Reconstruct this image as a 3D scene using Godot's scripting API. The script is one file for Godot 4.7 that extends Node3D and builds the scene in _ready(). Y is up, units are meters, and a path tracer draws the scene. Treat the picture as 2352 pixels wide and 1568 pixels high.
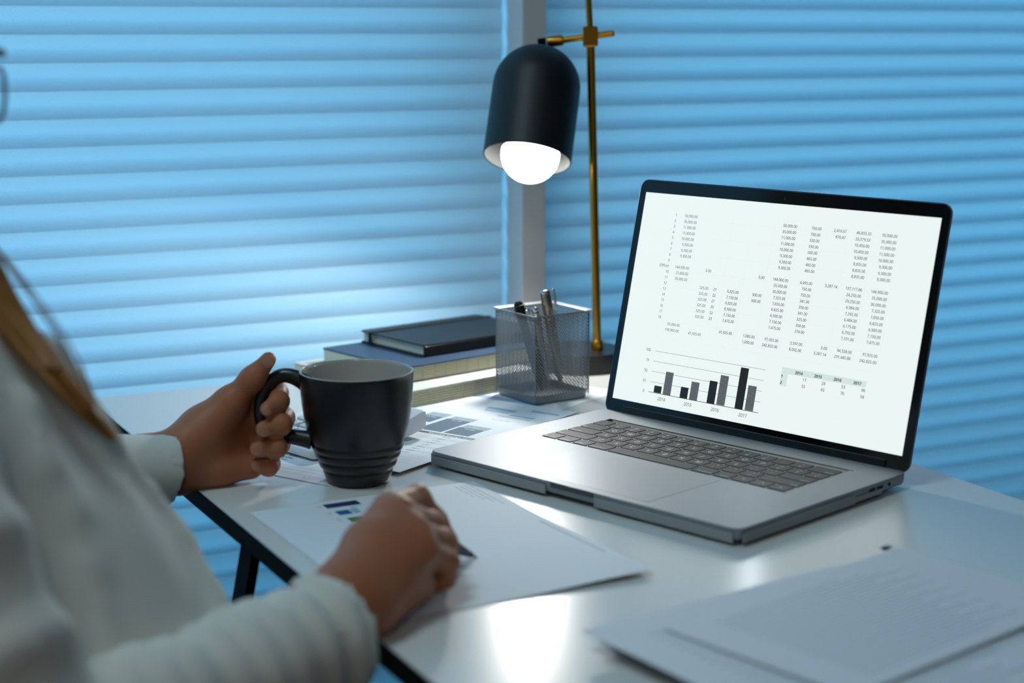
extends Node3D
# An office desk by a window with closed blinds in the blue hour, lit by a desk lamp. Desk-relative heights: y = 0 is the desk top, which stands DESK above the floor.
const DESK := 0.74
const CAM_RIGHT := Vector3(0.8906, -0.0006, 0.4548)
const CAM_UP := Vector3(0.0839, 0.9831, -0.1629)
const CAM_AHEAD := Vector3(0.4470, -0.1832, -0.8756)
var M := {}
var names := {}


class Mesher:   # collects closed primitives; triangles are counter-clockwise seen from outside and turned for Godot when written
	var p := PackedVector3Array()
	var uv := PackedVector2Array()
	var t := PackedInt32Array()
	var xf := Transform3D.IDENTITY
	var first := 0

	func v(a: Vector3, u := Vector2.ZERO) -> int:
		p.append(xf * a)
		uv.append(u)
		return p.size() - 1

	func tri(a: int, b: int, c: int) -> void:
		t.append(a)
		t.append(b)
		t.append(c)

	func quad(a: int, b: int, c: int, d: int) -> void:
		tri(a, b, c)
		tri(a, c, d)

	func begin() -> void:
		first = t.size()

	func close() -> void:   # turn the primitive inside out if its volume is negative
		var vol := 0.0
		var o := p[t[first]]
		for i in range(first, t.size(), 3):
			vol += (p[t[i]] - o).dot((p[t[i + 1]] - o).cross(p[t[i + 2]] - o))
		if vol < 0.0:
			for i in range(first, t.size(), 3):
				var k := t[i + 1]
				t[i + 1] = t[i + 2]
				t[i + 2] = k

	func loft(rings: Array, cap := true) -> void:
		begin()
		var n: int = rings[0].size()
		var base := p.size()
		for r in rings:
			for q in r:
				v(q)
		for i in rings.size() - 1:
			for j in n:
				var k := (j + 1) % n
				quad(base + i * n + j, base + i * n + k, base + (i + 1) * n + k, base + (i + 1) * n + j)
		if cap:
			for e in [0, rings.size() - 1]:
				var c := Vector3.ZERO
				for q in rings[e]:
					c += q
				var m := v(c / n)
				for j in n:
					var a: int = base + e * n + j
					var b: int = base + e * n + (j + 1) % n
					if e == 0:
						tri(m, b, a)
					else:
						tri(m, a, b)
		close()

	func box(c: Vector3, s: Vector3, bev := 0.001) -> void:
		bev = minf(bev, minf(s.x, minf(s.y, s.z)) * 0.45)
		var h := s / 2
		var rings := []
		for k in [[-h.y, bev], [-h.y + bev, 0.0], [h.y - bev, 0.0], [h.y, bev]]:
			var a: float = h.x - k[1]
			var b: float = h.z - k[1]
			var q := bev * 0.6
			rings.append(PackedVector3Array([c + Vector3(-a + q, k[0], -b), c + Vector3(a - q, k[0], -b), c + Vector3(a, k[0], -b + q), c + Vector3(a, k[0], b - q), c + Vector3(a - q, k[0], b), c + Vector3(-a + q, k[0], b), c + Vector3(-a, k[0], b - q), c + Vector3(-a, k[0], -b + q)]))
		loft(rings)

	static func rrect(w: float, d: float, r: float, y: float, n := 6, c := Vector2.ZERO) -> PackedVector3Array:
		var out := PackedVector3Array()
		r = minf(r, minf(w, d) / 2 - 0.00001)
		for k in 4:
			var cx: float = [w / 2 - r, -w / 2 + r, -w / 2 + r, w / 2 - r][k]
			var cz: float = [d / 2 - r, d / 2 - r, -d / 2 + r, -d / 2 + r][k]
			for i in n + 1:
				var a := PI / 2 * (k + float(i) / n)
				out.append(Vector3(c.x + cx + r * cos(a), y, c.y + cz + r * sin(a)))
		return out

	func plate(w: float, d: float, r: float, y0: float, y1: float, bev := 0.0005, c := Vector2.ZERO, n := 6) -> void:
		var rings := []
		for k in [[y0, bev], [y0 + bev * 0.3, bev * 0.3], [y0 + bev, 0.0], [y1 - bev, 0.0], [y1 - bev * 0.3, bev * 0.3], [y1, bev]]:
			rings.append(rrect(w - 2 * k[1], d - 2 * k[1], maxf(r - k[1], 0.00005), k[0], n, c))
		loft(rings)

	func lathe(prof: Array, seg := 32) -> void:
		var rings := []
		for q in prof:
			var ring := PackedVector3Array()
			for i in seg:
				var a := TAU * i / seg
				ring.append(Vector3(maxf(q.x, 0.00002) * cos(a), q.y, maxf(q.x, 0.00002) * sin(a)))
			rings.append(ring)
		loft(rings)

	func lathe_open(prof: Array, seg := 32) -> void:   # a turned shell without end caps, facing away from the axis
		var rings := []
		for q in prof:
			var ring := PackedVector3Array()
			for i in seg:
				var a := TAU * i / seg
				ring.append(Vector3(maxf(q.x, 0.00002) * cos(a), q.y, maxf(q.x, 0.00002) * sin(a)))
			rings.append(ring)
		loft(rings, false)

	func ball(c: Vector3, r: Vector3, seg := 16) -> void:
		var rings := []
		var rows := maxi(4, seg / 2)
		for i in rows + 1:
			var a := -PI / 2 + PI * i / rows
			var ring := PackedVector3Array()
			for j in seg:
				var b := TAU * j / seg
				ring.append(c + Vector3(r.x * maxf(cos(a), 0.001) * cos(b), r.y * sin(a), r.z * maxf(cos(a), 0.001) * sin(b)))
			rings.append(ring)
		loft(rings)

	func tube(pts: Array, rad: Array, seg := 10, flat := 1.0) -> void:   # a sweep; flat squeezes it along its second axis
		var rings := []
		var side := Vector3.ZERO
		for i in pts.size():
			var d: Vector3 = (pts[mini(i + 1, pts.size() - 1)] - pts[maxi(i - 1, 0)]).normalized()
			if i == 0:
				side = d.cross(Vector3.UP if absf(d.y) < 0.9 else Vector3.RIGHT).normalized()
			side = (side - d * side.dot(d)).normalized()
			var other := d.cross(side)
			var ring := PackedVector3Array()
			var r: float = rad[mini(i, rad.size() - 1)]
			for j in seg:
				var a := TAU * j / seg
				ring.append(pts[i] + side * r * cos(a) + other * r * flat * sin(a))
			rings.append(ring)
		loft(rings)

	func sheet(a: Vector3, b: Vector3, c: Vector3, d: Vector3, ua := Vector2(0, 0), ub := Vector2(1, 0), uc := Vector2(1, 1), ud := Vector2(0, 1)) -> void:
		quad(v(a, ua), v(b, ub), v(c, uc), v(d, ud))

	func mesh(angle := 40.0) -> ArrayMesh:   # normals smoothed over edges flatter than angle
		var limit := cos(deg_to_rad(angle))
		var n := t.size() / 3
		var fn := PackedVector3Array()
		fn.resize(n)
		var at := {}
		for i in n:
			fn[i] = (p[t[i * 3 + 1]] - p[t[i * 3]]).cross(p[t[i * 3 + 2]] - p[t[i * 3]])
			for k in 3:
				var key := Vector3i((p[t[i * 3 + k]] * 200000.0).round())
				if at.has(key):
					at[key].append(i)
				else:
					at[key] = [i]
		var pv := PackedVector3Array()
		var nv := PackedVector3Array()
		var uvv := PackedVector2Array()
		for i in n:
			var own := fn[i].normalized()
			for k in [0, 2, 1]:
				var q := p[t[i * 3 + k]]
				var s := Vector3.ZERO
				for f in at[Vector3i((q * 200000.0).round())]:
					if fn[f].dot(own) > limit * fn[f].length():
						s += fn[f]
				pv.append(q)
				nv.append(s.normalized() if s.length() > 0.0 else own)
				uvv.append(uv[t[i * 3 + k]])
		var arrays := []
		arrays.resize(Mesh.ARRAY_MAX)
		arrays[Mesh.ARRAY_VERTEX] = pv
		arrays[Mesh.ARRAY_NORMAL] = nv
		arrays[Mesh.ARRAY_TEX_UV] = uvv
		var m := ArrayMesh.new()
		m.add_surface_from_arrays(Mesh.PRIMITIVE_TRIANGLES, arrays)
		return m


class Field:   # a grid of distances for one limb or garment, meshed as surface nets
	var o: Vector3
	var h: float
	var nx: int
	var ny: int
	var nz: int
	var d := PackedFloat32Array()
	const FAR := 0.06

	func _init(lo: Vector3, hi: Vector3, cell: float) -> void:
		o = lo
		h = cell
		nx = int(ceil((hi.x - lo.x) / h)) + 2
		ny = int(ceil((hi.y - lo.y) / h)) + 2
		nz = int(ceil((hi.z - lo.z) / h)) + 2
		d.resize(nx * ny * nz)
		d.fill(FAR)

	func span(lo: Vector3, hi: Vector3) -> Array:
		return [maxi(0, int((lo.x - o.x) / h)), mini(nx - 1, int((hi.x - o.x) / h) + 1), maxi(0, int((lo.y - o.y) / h)), mini(ny - 1, int((hi.y - o.y) / h) + 1), maxi(0, int((lo.z - o.z) / h)), mini(nz - 1, int((hi.z - o.z) / h) + 1)]

	func chain(pts: Array, rad: Array, k_in := 0.004, k_out := 0.003, sign := 1, fold := Vector3.ZERO) -> void:
		# a chain of tapered capsules joined by a smooth minimum, then joined to (or with sign -1 cut out of) the field
		var lo: Vector3 = pts[0]
		var hi: Vector3 = pts[0]
		var big := 0.0
		for i in pts.size():
			lo = lo.min(pts[i])
			hi = hi.max(pts[i])
			big = maxf(big, rad[mini(i, rad.size() - 1)])
		var m := big + maxf(k_out, h * 2) + 0.003
		var s := span(lo - Vector3(m, m, m), hi + Vector3(m, m, m))
		var n := maxi(1, pts.size() - 1)
		var len := 0.0
		var a := []
		var ab := []
		var inv := []
		var ra := []
		var rd := []
		var at := []
		for i in n:
			var e: Vector3 = pts[mini(i + 1, pts.size() - 1)] - pts[i]
			a.append(pts[i])
			ab.append(e)
			inv.append(1.0 / maxf(e.length_squared(), 1e-9))
			ra.append(rad[mini(i, rad.size() - 1)])
			rd.append(rad[mini(i + 1, rad.size() - 1)] - ra[i])
			at.append(len)
			len += e.length()
		for z in range(s[4], s[5] + 1):
			for y in range(s[2], s[3] + 1):
				var row := (z * ny + y) * nx
				for x in range(s[0], s[1] + 1):
					var q := o + Vector3(x, y, z) * h
					var best := 1.0
					for i in n:
						var w: Vector3 = q - a[i]
						var u: float = clampf(w.dot(ab[i]) * inv[i], 0.0, 1.0)
						var c: float = (w - ab[i] * u).length() - ra[i] - rd[i] * u
						if fold.x > 0.0 and c < 0.03:
							var along: float = at[i] + u * sqrt(1.0 / inv[i])
							c += fold.x * sin(TAU * along / fold.y + (w.y + w.z) * fold.z) * clampf((along - 0.008) * 60.0, 0.0, 1.0) * (0.7 + 0.3 * sin(along * 97.0))
						var g := maxf(k_in - absf(best - c), 0.0)
						best = minf(best, c) - g * g / (4.0 * k_in)
					var old := d[row + x]
					if sign > 0:
						var g2 := maxf(k_out - absf(old - best), 0.0)
						d[row + x] = minf(old, best) - g2 * g2 / (4.0 * k_out)
					else:
						d[row + x] = maxf(old, -best)

	func cut(at: Vector3, n: Vector3, reach: float) -> void:   # take away what lies beyond a plane, near a point
		var s := span(at - Vector3(reach, reach, reach), at + Vector3(reach, reach, reach))
		for z in range(s[4], s[5] + 1):
			for y in range(s[2], s[3] + 1):
				for x in range(s[0], s[1] + 1):
					var i := (z * ny + y) * nx + x
					d[i] = maxf(d[i], (o + Vector3(x, y, z) * h - at).dot(n))

	func wrinkle(noise: FastNoiseLite, size: float, stretch: Vector3) -> void:
		for i in d.size():
			if absf(d[i]) < 0.03:
				var q := o + Vector3(i % nx, (i / nx) % ny, i / (nx * ny)) * h
				d[i] += size * noise.get_noise_3dv(q * stretch)

	func out(p: PackedVector3Array, nrm: PackedVector3Array, tri: PackedInt32Array) -> void:
		var cell := {}
		var sx := 1
		var sy := nx
		var sz := nx * ny
		for z in nz - 1:
			for y in ny - 1:
				var row := (z * ny + y) * nx
				for x in nx - 1:
					var i := row + x
					var v0 := d[i]
					if v0 > 2.6 * h or v0 < -2.6 * h:
						continue
					var w := [v0, d[i + sx], d[i + sy], d[i + sx + sy], d[i + sz], d[i + sx + sz], d[i + sy + sz], d[i + sx + sy + sz]]
					var neg := 0
					for q in w:
						if q < 0.0:
							neg += 1
					if neg == 0 or neg == 8:
						continue
					var sum := Vector3.ZERO
					var cnt := 0
					for e in EDGES:
						var fa: float = w[e[0]]
						var fb: float = w[e[1]]
						if (fa < 0.0) != (fb < 0.0):
							var k := fa / (fa - fb)
							sum += CORNER[e[0]].lerp(CORNER[e[1]], k)
							cnt += 1
					var g := Vector3(w[1] - w[0] + w[3] - w[2] + w[5] - w[4] + w[7] - w[6], w[2] - w[0] + w[3] - w[1] + w[6] - w[4] + w[7] - w[5], w[4] - w[0] + w[5] - w[1] + w[6] - w[2] + w[7] - w[3])
					cell[i] = p.size()
					p.append(o + (Vector3(x, y, z) + sum / cnt) * h)
					nrm.append(g.normalized())
		for i in cell:
			var v0: float = d[i]
			for e in [[sx, sy, sz], [sy, sz, sx], [sz, sx, sy]]:
				var v1: float = d[i + e[0]]
				if (v0 < 0.0) == (v1 < 0.0):
					continue
				var a: int = cell.get(i, -1)
				var b: int = cell.get(i - e[1], -1)
				var c: int = cell.get(i - e[1] - e[2], -1)
				var f: int = cell.get(i - e[2], -1)
				if a < 0 or b < 0 or c < 0 or f < 0:
					continue
				var flip := (nrm[a] + nrm[c]).dot((p[b] - p[a]).cross(p[c] - p[a])) < 0.0   # Godot wants clockwise
				if flip:
					tri.append_array([a, b, c, a, c, f])
				else:
					tri.append_array([a, c, b, a, f, c])

	const CORNER := [Vector3(0, 0, 0), Vector3(1, 0, 0), Vector3(0, 1, 0), Vector3(1, 1, 0), Vector3(0, 0, 1), Vector3(1, 0, 1), Vector3(0, 1, 1), Vector3(1, 1, 1)]
	const EDGES := [[0, 1], [2, 3], [4, 5], [6, 7], [0, 2], [1, 3], [4, 6], [5, 7], [0, 4], [1, 5], [2, 6], [3, 7]]


class Print:   # ink on a page: an image that text and blocks are drawn into
	var im: Image
	var cache := {}
	var ts := TextServerManager.get_primary_interface()
	var fonts := {}

	func _init(w: int, h: int, paper: Color) -> void:
		im = Image.create(w, h, false, Image.FORMAT_RGBA8)
		im.fill(paper)

	func rid(bold: bool, italic := false) -> RID:
		var key := [bold, italic]
		if not fonts.has(key):
			var f := SystemFont.new()
			f.font_names = PackedStringArray(["Droid Sans"])
			f.font_weight = 700 if bold else 400
			fonts[key] = f
		return fonts[key].get_rids()[0]

	func glyph(fr: RID, size: int, ch: int, ink: Color, bold: bool) -> Array:
		var key := [size, ch, ink, bold]
		if cache.has(key):
			return cache[key]
		var sz := Vector2i(size, 0)
		var g := ts.font_get_glyph_index(fr, size, ch, 0)
		ts.font_render_glyph(fr, sz, g)
		var r := ts.font_get_glyph_uv_rect(fr, sz, g)
		var made: Image = null
		if r.size.x > 0 and r.size.y > 0:
			var src := ts.font_get_texture_image(fr, sz, ts.font_get_glyph_texture_idx(fr, sz, g)).get_region(Rect2i(r))
			src.convert(Image.FORMAT_RGBA8)
			made = Image.create(src.get_width(), src.get_height(), false, Image.FORMAT_RGBA8)
			for y in src.get_height():
				for x in src.get_width():
					made.set_pixel(x, y, Color(ink.r, ink.g, ink.b, src.get_pixel(x, y).a * ink.a))
		cache[key] = [made, ts.font_get_glyph_offset(fr, sz, g), ts.font_get_glyph_advance(fr, size, g).x]
		return cache[key]

	func text(s: String, x: float, y: float, size: int, ink: Color, align := 0.0, bold := false, squeeze := 1.0) -> void:
		# y is the middle of the digits; align 0 starts at x, 1 ends at x, 0.5 is centred
		var fr := rid(bold)
		var w := 0.0
		for c in s:
			w += glyph(fr, size, c.unicode_at(0), ink, bold)[2] * squeeze
		x -= w * align
		for c in s:
			var g := glyph(fr, size, c.unicode_at(0), ink, bold)
			if g[0]:
				im.blend_rect(g[0], Rect2i(Vector2i.ZERO, g[0].get_size()), Vector2i(roundi(x + g[1].x), roundi(y + size * 0.36 + g[1].y)))
			x += g[2] * squeeze

	func block(x: float, y: float, w: float, h: float, c: Color) -> void:
		im.fill_rect(Rect2i(roundi(x), roundi(y), maxi(1, roundi(w)), maxi(1, roundi(h))), c)

	func texture() -> ImageTexture:
		im.generate_mipmaps()
		return ImageTexture.create_from_image(im)


# ---------- helpers that put things into the scene
func numbered(called: String) -> String:
	var n: int = names.get(called, 0)
	names[called] = n + 1
	return called if n == 0 else "%s_%03d" % [called, n]


func tag(o: Node3D, label: String, category: String, group := "") -> void:
	o.set_meta("label", label)
	o.set_meta("category", category)
	if group:
		o.set_meta("group", group)


func thing(called: String, at: Vector3, label: String, category: String, group := "", turn := 0.0) -> Node3D:
	var o := Node3D.new()
	o.name = numbered(called)
	add_child(o, true)
	o.position = at
	o.rotation.y = turn
	tag(o, label, category, group)
	return o


func part(called: String, m: Mesher, mat: Material, parent: Node3D, angle := 40.0, label := "") -> MeshInstance3D:
	var o := MeshInstance3D.new()
	o.name = called if parent != self else numbered(called)
	o.mesh = m.mesh(angle)
	o.material_override = null
	for i in o.mesh.get_surface_count():
		o.mesh.surface_set_material(i, mat)
	parent.add_child(o, true)
	if label:
		o.set_meta("label", label)
	return o


func struct(called: String, m: Mesher, mat: Material) -> MeshInstance3D:
	var o := part(called, m, mat, self)
	o.set_meta("kind", "structure")
	return o


func mat(c: Color, rough := 0.6, metal := 0.0, spec := 0.5) -> StandardMaterial3D:
	var m := StandardMaterial3D.new()
	m.albedo_color = c
	m.roughness = rough
	m.metallic = metal
	m.metallic_specular = spec
	return m


func noise_tex(freq: float, normal: bool, seed_ := 1, bump := 2.0, size := 512) -> NoiseTexture2D:
	var n := FastNoiseLite.new()
	n.noise_type = FastNoiseLite.TYPE_SIMPLEX_SMOOTH
	n.frequency = freq
	n.fractal_octaves = 3
	n.seed = seed_
	var t := NoiseTexture2D.new()
	t.width = size
	t.height = size
	t.seamless = true
	t.noise = n
	t.as_normal_map = normal
	t.bump_strength = bump
	return t


func grain(m: StandardMaterial3D, tex: Texture2D, scale: Vector3, strength: float) -> StandardMaterial3D:
	m.uv1_triplanar = true
	m.uv1_scale = scale
	m.normal_enabled = true
	m.normal_texture = tex
	m.normal_scale = strength
	return m


func printed(tex: Texture2D, rough := 0.7) -> StandardMaterial3D:
	var m := mat(Color.WHITE, rough)
	m.albedo_texture = tex
	m.texture_repeat = false
	return m


func up(p: Vector3) -> Vector3:
	return p + Vector3(0, DESK, 0)


func along(y: Vector3, x: Vector3) -> Basis:   # a basis whose y axis is y and whose x axis is as near x as it can be
	y = y.normalized()
	var z := x.cross(y).normalized()
	return Basis(y.cross(z), y, z)


func smooth(pts: Array, n: int) -> Array:   # a Catmull-Rom curve through the points, n steps a span
	var out := []
	for i in pts.size() - 1:
		for k in n:
			out.append(pts[i].cubic_interpolate(pts[i + 1], pts[maxi(i - 1, 0)], pts[mini(i + 2, pts.size() - 1)], float(k) / n))
	out.append(pts[-1])
	return out


func facing(x: Vector3, y: Vector3) -> Basis:   # a basis whose x axis is x and whose y axis is as near y as it can be
	x = x.normalized()
	var z := x.cross(y).normalized()
	return Basis(x, z.cross(x), z)


func _ready() -> void:
	# ---- camera
	var cam := Camera3D.new()
	cam.name = "camera"
	add_child(cam)
	cam.transform = Transform3D(Basis(CAM_RIGHT, CAM_UP, -CAM_AHEAD).orthonormalized(), Vector3(0, DESK + 0.3887, 0))
	var lens := CameraAttributesPhysical.new()
	lens.frustum_focal_length = 59.11
	lens.frustum_focus_distance = 1.585
	lens.frustum_near = 0.05
	lens.frustum_far = 60.0
	lens.exposure_aperture = 3.7
	cam.attributes = lens
	cam.current = true
	# ---- sky of the blue hour, seen only through the windows
	var sky_mat := ProceduralSkyMaterial.new()
	sky_mat.sky_top_color = Color(0.38, 0.74, 0.94)
	sky_mat.sky_horizon_color = Color(0.40, 0.75, 0.94)
	sky_mat.ground_bottom_color = Color(0.23, 0.36, 0.43)
	sky_mat.ground_horizon_color = Color(0.37, 0.56, 0.66)
	sky_mat.sky_energy_multiplier = 1.0
	var sky := Sky.new()
	sky.sky_material = sky_mat
	var env := Environment.new()
	env.background_mode = Environment.BG_SKY
	env.sky = sky
	env.background_energy_multiplier = 6.5
	env.tonemap_mode = Environment.TONE_MAPPER_LINEAR
	env.tonemap_exposure = 1.0
	env.sdfgi_enabled = true
	env.ssao_enabled = true
	env.ssil_enabled = true
	var we := WorldEnvironment.new()
	we.name = "world_environment"
	we.environment = env
	add_child(we)
	var lamp_energy := 0.095
	var ceiling_energy := 1.05
	var cool_energy := 1.15
	materials()
	room(ceiling_energy, cool_energy)
	blinds()
	desk()
	laptop()
	lamp(lamp_energy)
	books()
	pen_cup()
	papers()
	calculator()
	mug()
	person()


func materials() -> void:
	M.wall = grain(mat(Color(0.72, 0.73, 0.74), 0.9), noise_tex(0.05, true, 4), Vector3(2, 2, 2), 0.3)
	M.ceiling = mat(Color(0.8, 0.8, 0.8), 0.95)
	M.floor = grain(mat(Color(0.46, 0.47, 0.48), 0.8), noise_tex(0.2, true, 9), Vector3(3, 3, 3), 0.5)
	M.post = mat(Color(0.86, 0.87, 0.88), 0.45)
	M.frame = mat(Color(0.17, 0.20, 0.23), 0.4, 0.3)
	M.slat = mat(Color(0.80, 0.90, 0.95), 0.42, 0.0, 0.5)
	M.slat.backlight_enabled = true
	M.slat.backlight = Color(0.7, 0.7, 0.7)
	grain(M.slat, noise_tex(0.35, true, 3, 3.0), Vector3(6, 1.5, 6), 0.25)
	M.cord = mat(Color(0.8, 0.84, 0.88), 0.8)
	M.pane = mat(Color(0.9, 0.95, 1.0, 0.04), 0.02)
	M.pane.transparency = BaseMaterial3D.TRANSPARENCY_ALPHA
	M.white_top = grain(mat(Color(0.86, 0.86, 0.85), 0.26, 0.0, 0.5), noise_tex(0.08, true, 5, 1.0), Vector3(6, 6, 6), 0.04)
	M.black_metal = mat(Color(0.03, 0.033, 0.037), 0.85, 0.0, 0.25)
	M.alu = grain(mat(Color(0.58, 0.60, 0.62), 0.52, 0.7), noise_tex(0.45, true, 7, 2.0), Vector3(14, 14, 14), 0.10)
	M.alu_pad = mat(Color(0.56, 0.58, 0.60), 0.46, 0.7)
	M.alu_dark = mat(Color(0.36, 0.36, 0.38), 0.4, 0.9)
	M.bezel = mat(Color(0.012, 0.013, 0.015), 0.07, 0.0, 0.5)
	M.hinge = mat(Color(0.03, 0.034, 0.04), 0.35)
	M.port = mat(Color(0.01, 0.01, 0.012), 0.6)
	M.plastic = mat(Color(0.60, 0.62, 0.62), 0.5, 0.0, 0.3)
	M.rubber = mat(Color(0.03, 0.03, 0.03), 0.8)
	M.brass = mat(Color(0.83, 0.60, 0.22), 0.24, 1.0)
	M.shade = grain(mat(Color(0.055, 0.066, 0.085), 0.5, 0.0, 0.5), noise_tex(0.3, true, 6, 2.0), Vector3(10, 10, 10), 0.05)
	M.shade_in = mat(Color(0.55, 0.56, 0.56), 0.6)
	M.lamp_base = mat(Color(0.09, 0.095, 0.10), 0.36)
	M.bulb = mat(Color(1, 1, 1), 0.4)
	M.bulb.emission_enabled = true
	M.bulb.emission = Color(1.0, 0.985, 0.95)
	M.bulb.emission_energy_multiplier = 5.0
	M.cover_white = mat(Color(0.87, 0.88, 0.86), 0.55)
	M.cover_blue = mat(Color(0.20, 0.29, 0.40), 0.5)
	M.page = mat(Color(0.92, 0.91, 0.84), 0.85)
	M.page_dark = mat(Color(0.74, 0.73, 0.62), 0.85)
	M.leather = grain(mat(Color(0.028, 0.034, 0.042), 0.42), noise_tex(0.25, true, 8, 3.0), Vector3(20, 20, 20), 0.12)
	M.elastic = mat(Color(0.02, 0.022, 0.026), 0.75)
	M.wire = mat(Color(0.52, 0.54, 0.56), 0.4, 0.7)
	M.chrome = mat(Color(0.80, 0.80, 0.80), 0.08, 1.0)
	M.champagne = mat(Color(0.62, 0.58, 0.52), 0.22, 0.9)
	M.black_plastic = mat(Color(0.03, 0.033, 0.037), 0.45)
	M.paper = mat(Color(0.86, 0.88, 0.90), 0.75)
	M.folder = mat(Color(0.20, 0.25, 0.31), 0.6)
	M.calc = mat(Color(0.86, 0.87, 0.89), 0.42)
	M.calc_key = mat(Color(0.78, 0.80, 0.83), 0.45)
	M.lcd = mat(Color(0.42, 0.46, 0.44), 0.2)
	M.ink = mat(Color(0.10, 0.11, 0.13), 0.7)
	M.glaze = mat(Color(0.035, 0.042, 0.05), 0.33, 0.0, 0.5)
	M.glaze_in = mat(Color(0.72, 0.71, 0.68), 0.12)
	M.skin = mat(Color(0.64, 0.40, 0.28), 0.5, 0.0, 0.4)
	M.skin.subsurf_scatter_enabled = true
	M.skin.subsurf_scatter_strength = 0.12
	grain(M.skin, noise_tex(0.3, true, 12, 3.0), Vector3(12, 12, 12), 0.12)
	M.nail = mat(Color(0.70, 0.47, 0.38), 0.28)
	M.cloth = grain(mat(Color(0.80, 0.80, 0.77), 0.85), noise_tex(0.5, true, 13, 3.0), Vector3(14, 14, 14), 0.2)
	M.cloth.rim_enabled = true
	M.cloth.rim = 0.3
	M.trousers = mat(Color(0.09, 0.10, 0.12), 0.85)
	M.hair = mat(Color(0.56, 0.38, 0.16), 0.5)
	M.specs = mat(Color(0.05, 0.06, 0.09), 0.25)


# ---------- the setting
func room(ceiling_energy: float, cool_energy: float) -> void:
	var m := Mesher.new()
	m.box(Vector3(0.9, -0.05, 0.45), Vector3(6.2, 0.1, 5.3), 0.002)
	struct("floor", m, M.floor)
	m = Mesher.new()
	m.box(Vector3(0.9, 2.65, 0.45), Vector3(6.2, 0.1, 5.3), 0.002)
	struct("ceiling", m, M.ceiling)
	m = Mesher.new()
	m.box(Vector3(-2.15, 1.3, 0.45), Vector3(0.1, 2.6, 5.3), 0.002)
	struct("wall_left", m, M.wall)
	m = Mesher.new()
	m.box(Vector3(3.95, 1.3, 0.45), Vector3(0.1, 2.6, 5.3), 0.002)
	struct("wall_right", m, M.wall)
	m = Mesher.new()
	m.box(Vector3(0.9, 1.3, 3.05), Vector3(6.0, 2.6, 0.1), 0.002)
	struct("wall_front", m, M.wall)
	m = Mesher.new()   # the window wall: two openings from near the floor to 2.3 m
	for b in [[-2.1, -0.75, 0.0, 2.6], [2.65, 3.9, 0.0, 2.6], [-0.75, 2.65, 0.0, 0.06], [-0.75, 2.65, 2.3, 2.6]]:
		m.box(Vector3((b[0] + b[1]) / 2, (b[2] + b[3]) / 2, -1.99), Vector3(b[1] - b[0], b[3] - b[2], 0.14), 0.001)
	struct("wall_back", m, M.wall)
	m = Mesher.new()   # an unseen wall outside, placed to darken the lower slats
	m.box(Vector3(0.95, 0.36, -2.42), Vector3(4.6, 0.72, 0.10), 0.004)
	struct("unseen_wall_outside", m, M.wall)
	m = Mesher.new()   # the white post between the two blinds, standing out into the room
	m.box(Vector3(0.9596, 1.18, -1.94), Vector3(0.0325, 2.24, 0.24), 0.0012)
	struct("trim_1", m, M.post)
	for k in 2:
		var x0: float = [-0.75, 0.976][k]
		var x1: float = [0.943, 2.65][k]
		m = Mesher.new()
		for b in [[x0, x0 + 0.05, 0.06, 2.3], [x1 - 0.05, x1, 0.06, 2.3], [x0 + 0.05, x1 - 0.05, 0.06, 0.12], [x0 + 0.05, x1 - 0.05, 2.24, 2.3]]:
			m.box(Vector3((b[0] + b[1]) / 2, (b[2] + b[3]) / 2, -1.97), Vector3(b[1] - b[0], b[3] - b[2], 0.05), 0.002)
		m.box(Vector3([0.9335, 0.9845][k], 1.18, -1.9280), Vector3(0.018, 2.12, 0.036), 0.002)
		var w := struct("window_%d" % (k + 1), m, M.frame)
		m = Mesher.new()
		m.box(Vector3((x0 + x1) / 2, 1.18, -1.97), Vector3(x1 - x0 - 0.1, 2.12, 0.005), 0.0005)
		part("pane", m, M.pane, w)
	unseen_ceiling_light(Vector3(-0.6, 2.6, 1.3), 0.6, Color(1.0, 0.95, 0.88), ceiling_energy, "unseen square warm white ceiling light panel behind the viewer, lighting the near sides")  # out of view, placed to light the sides that face the camera
	unseen_ceiling_light(Vector3(-0.25, 2.6, -0.95), 0.6, Color(0.83, 0.955, 1.0), cool_energy, "unseen square cool white ceiling light panel to the left of the desk, lighting the blinds and desk top")  # out of view, placed to light the blinds and desk from above


func unseen_ceiling_light(at: Vector3, w: float, tint: Color, energy: float, label: String) -> void:
	var c := thing("unseen_ceiling_light", at, label, "unseen ceiling light")
	var m := Mesher.new()
	m.box(Vector3(0, -0.02, 0), Vector3(w, 0.04, w), 0.004)
	part("housing", m, M.ceiling, c)
	m = Mesher.new()
	m.box(Vector3(0, -0.042, 0), Vector3(w - 0.04, 0.004, w - 0.04), 0.001)
	var glow := mat(Color(0.9, 0.9, 0.9), 0.6)
	glow.emission_enabled = true
	glow.emission = tint
	glow.emission_energy_multiplier = 0.6
	part("diffuser", m, glow, c)
	var al := AreaLight3D.new()
	al.name = "unseen_panel_light"
	al.area_size = Vector2(w - 0.04, w - 0.04)
	al.light_color = tint
	al.light_energy = energy
	al.shadow_enabled = true
	al.area_range = 12.0
	al.position = Vector3(0, -0.05, 0)
	al.rotation_degrees = Vector3(-90, 0, 0)
	c.add_child(al)


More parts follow.
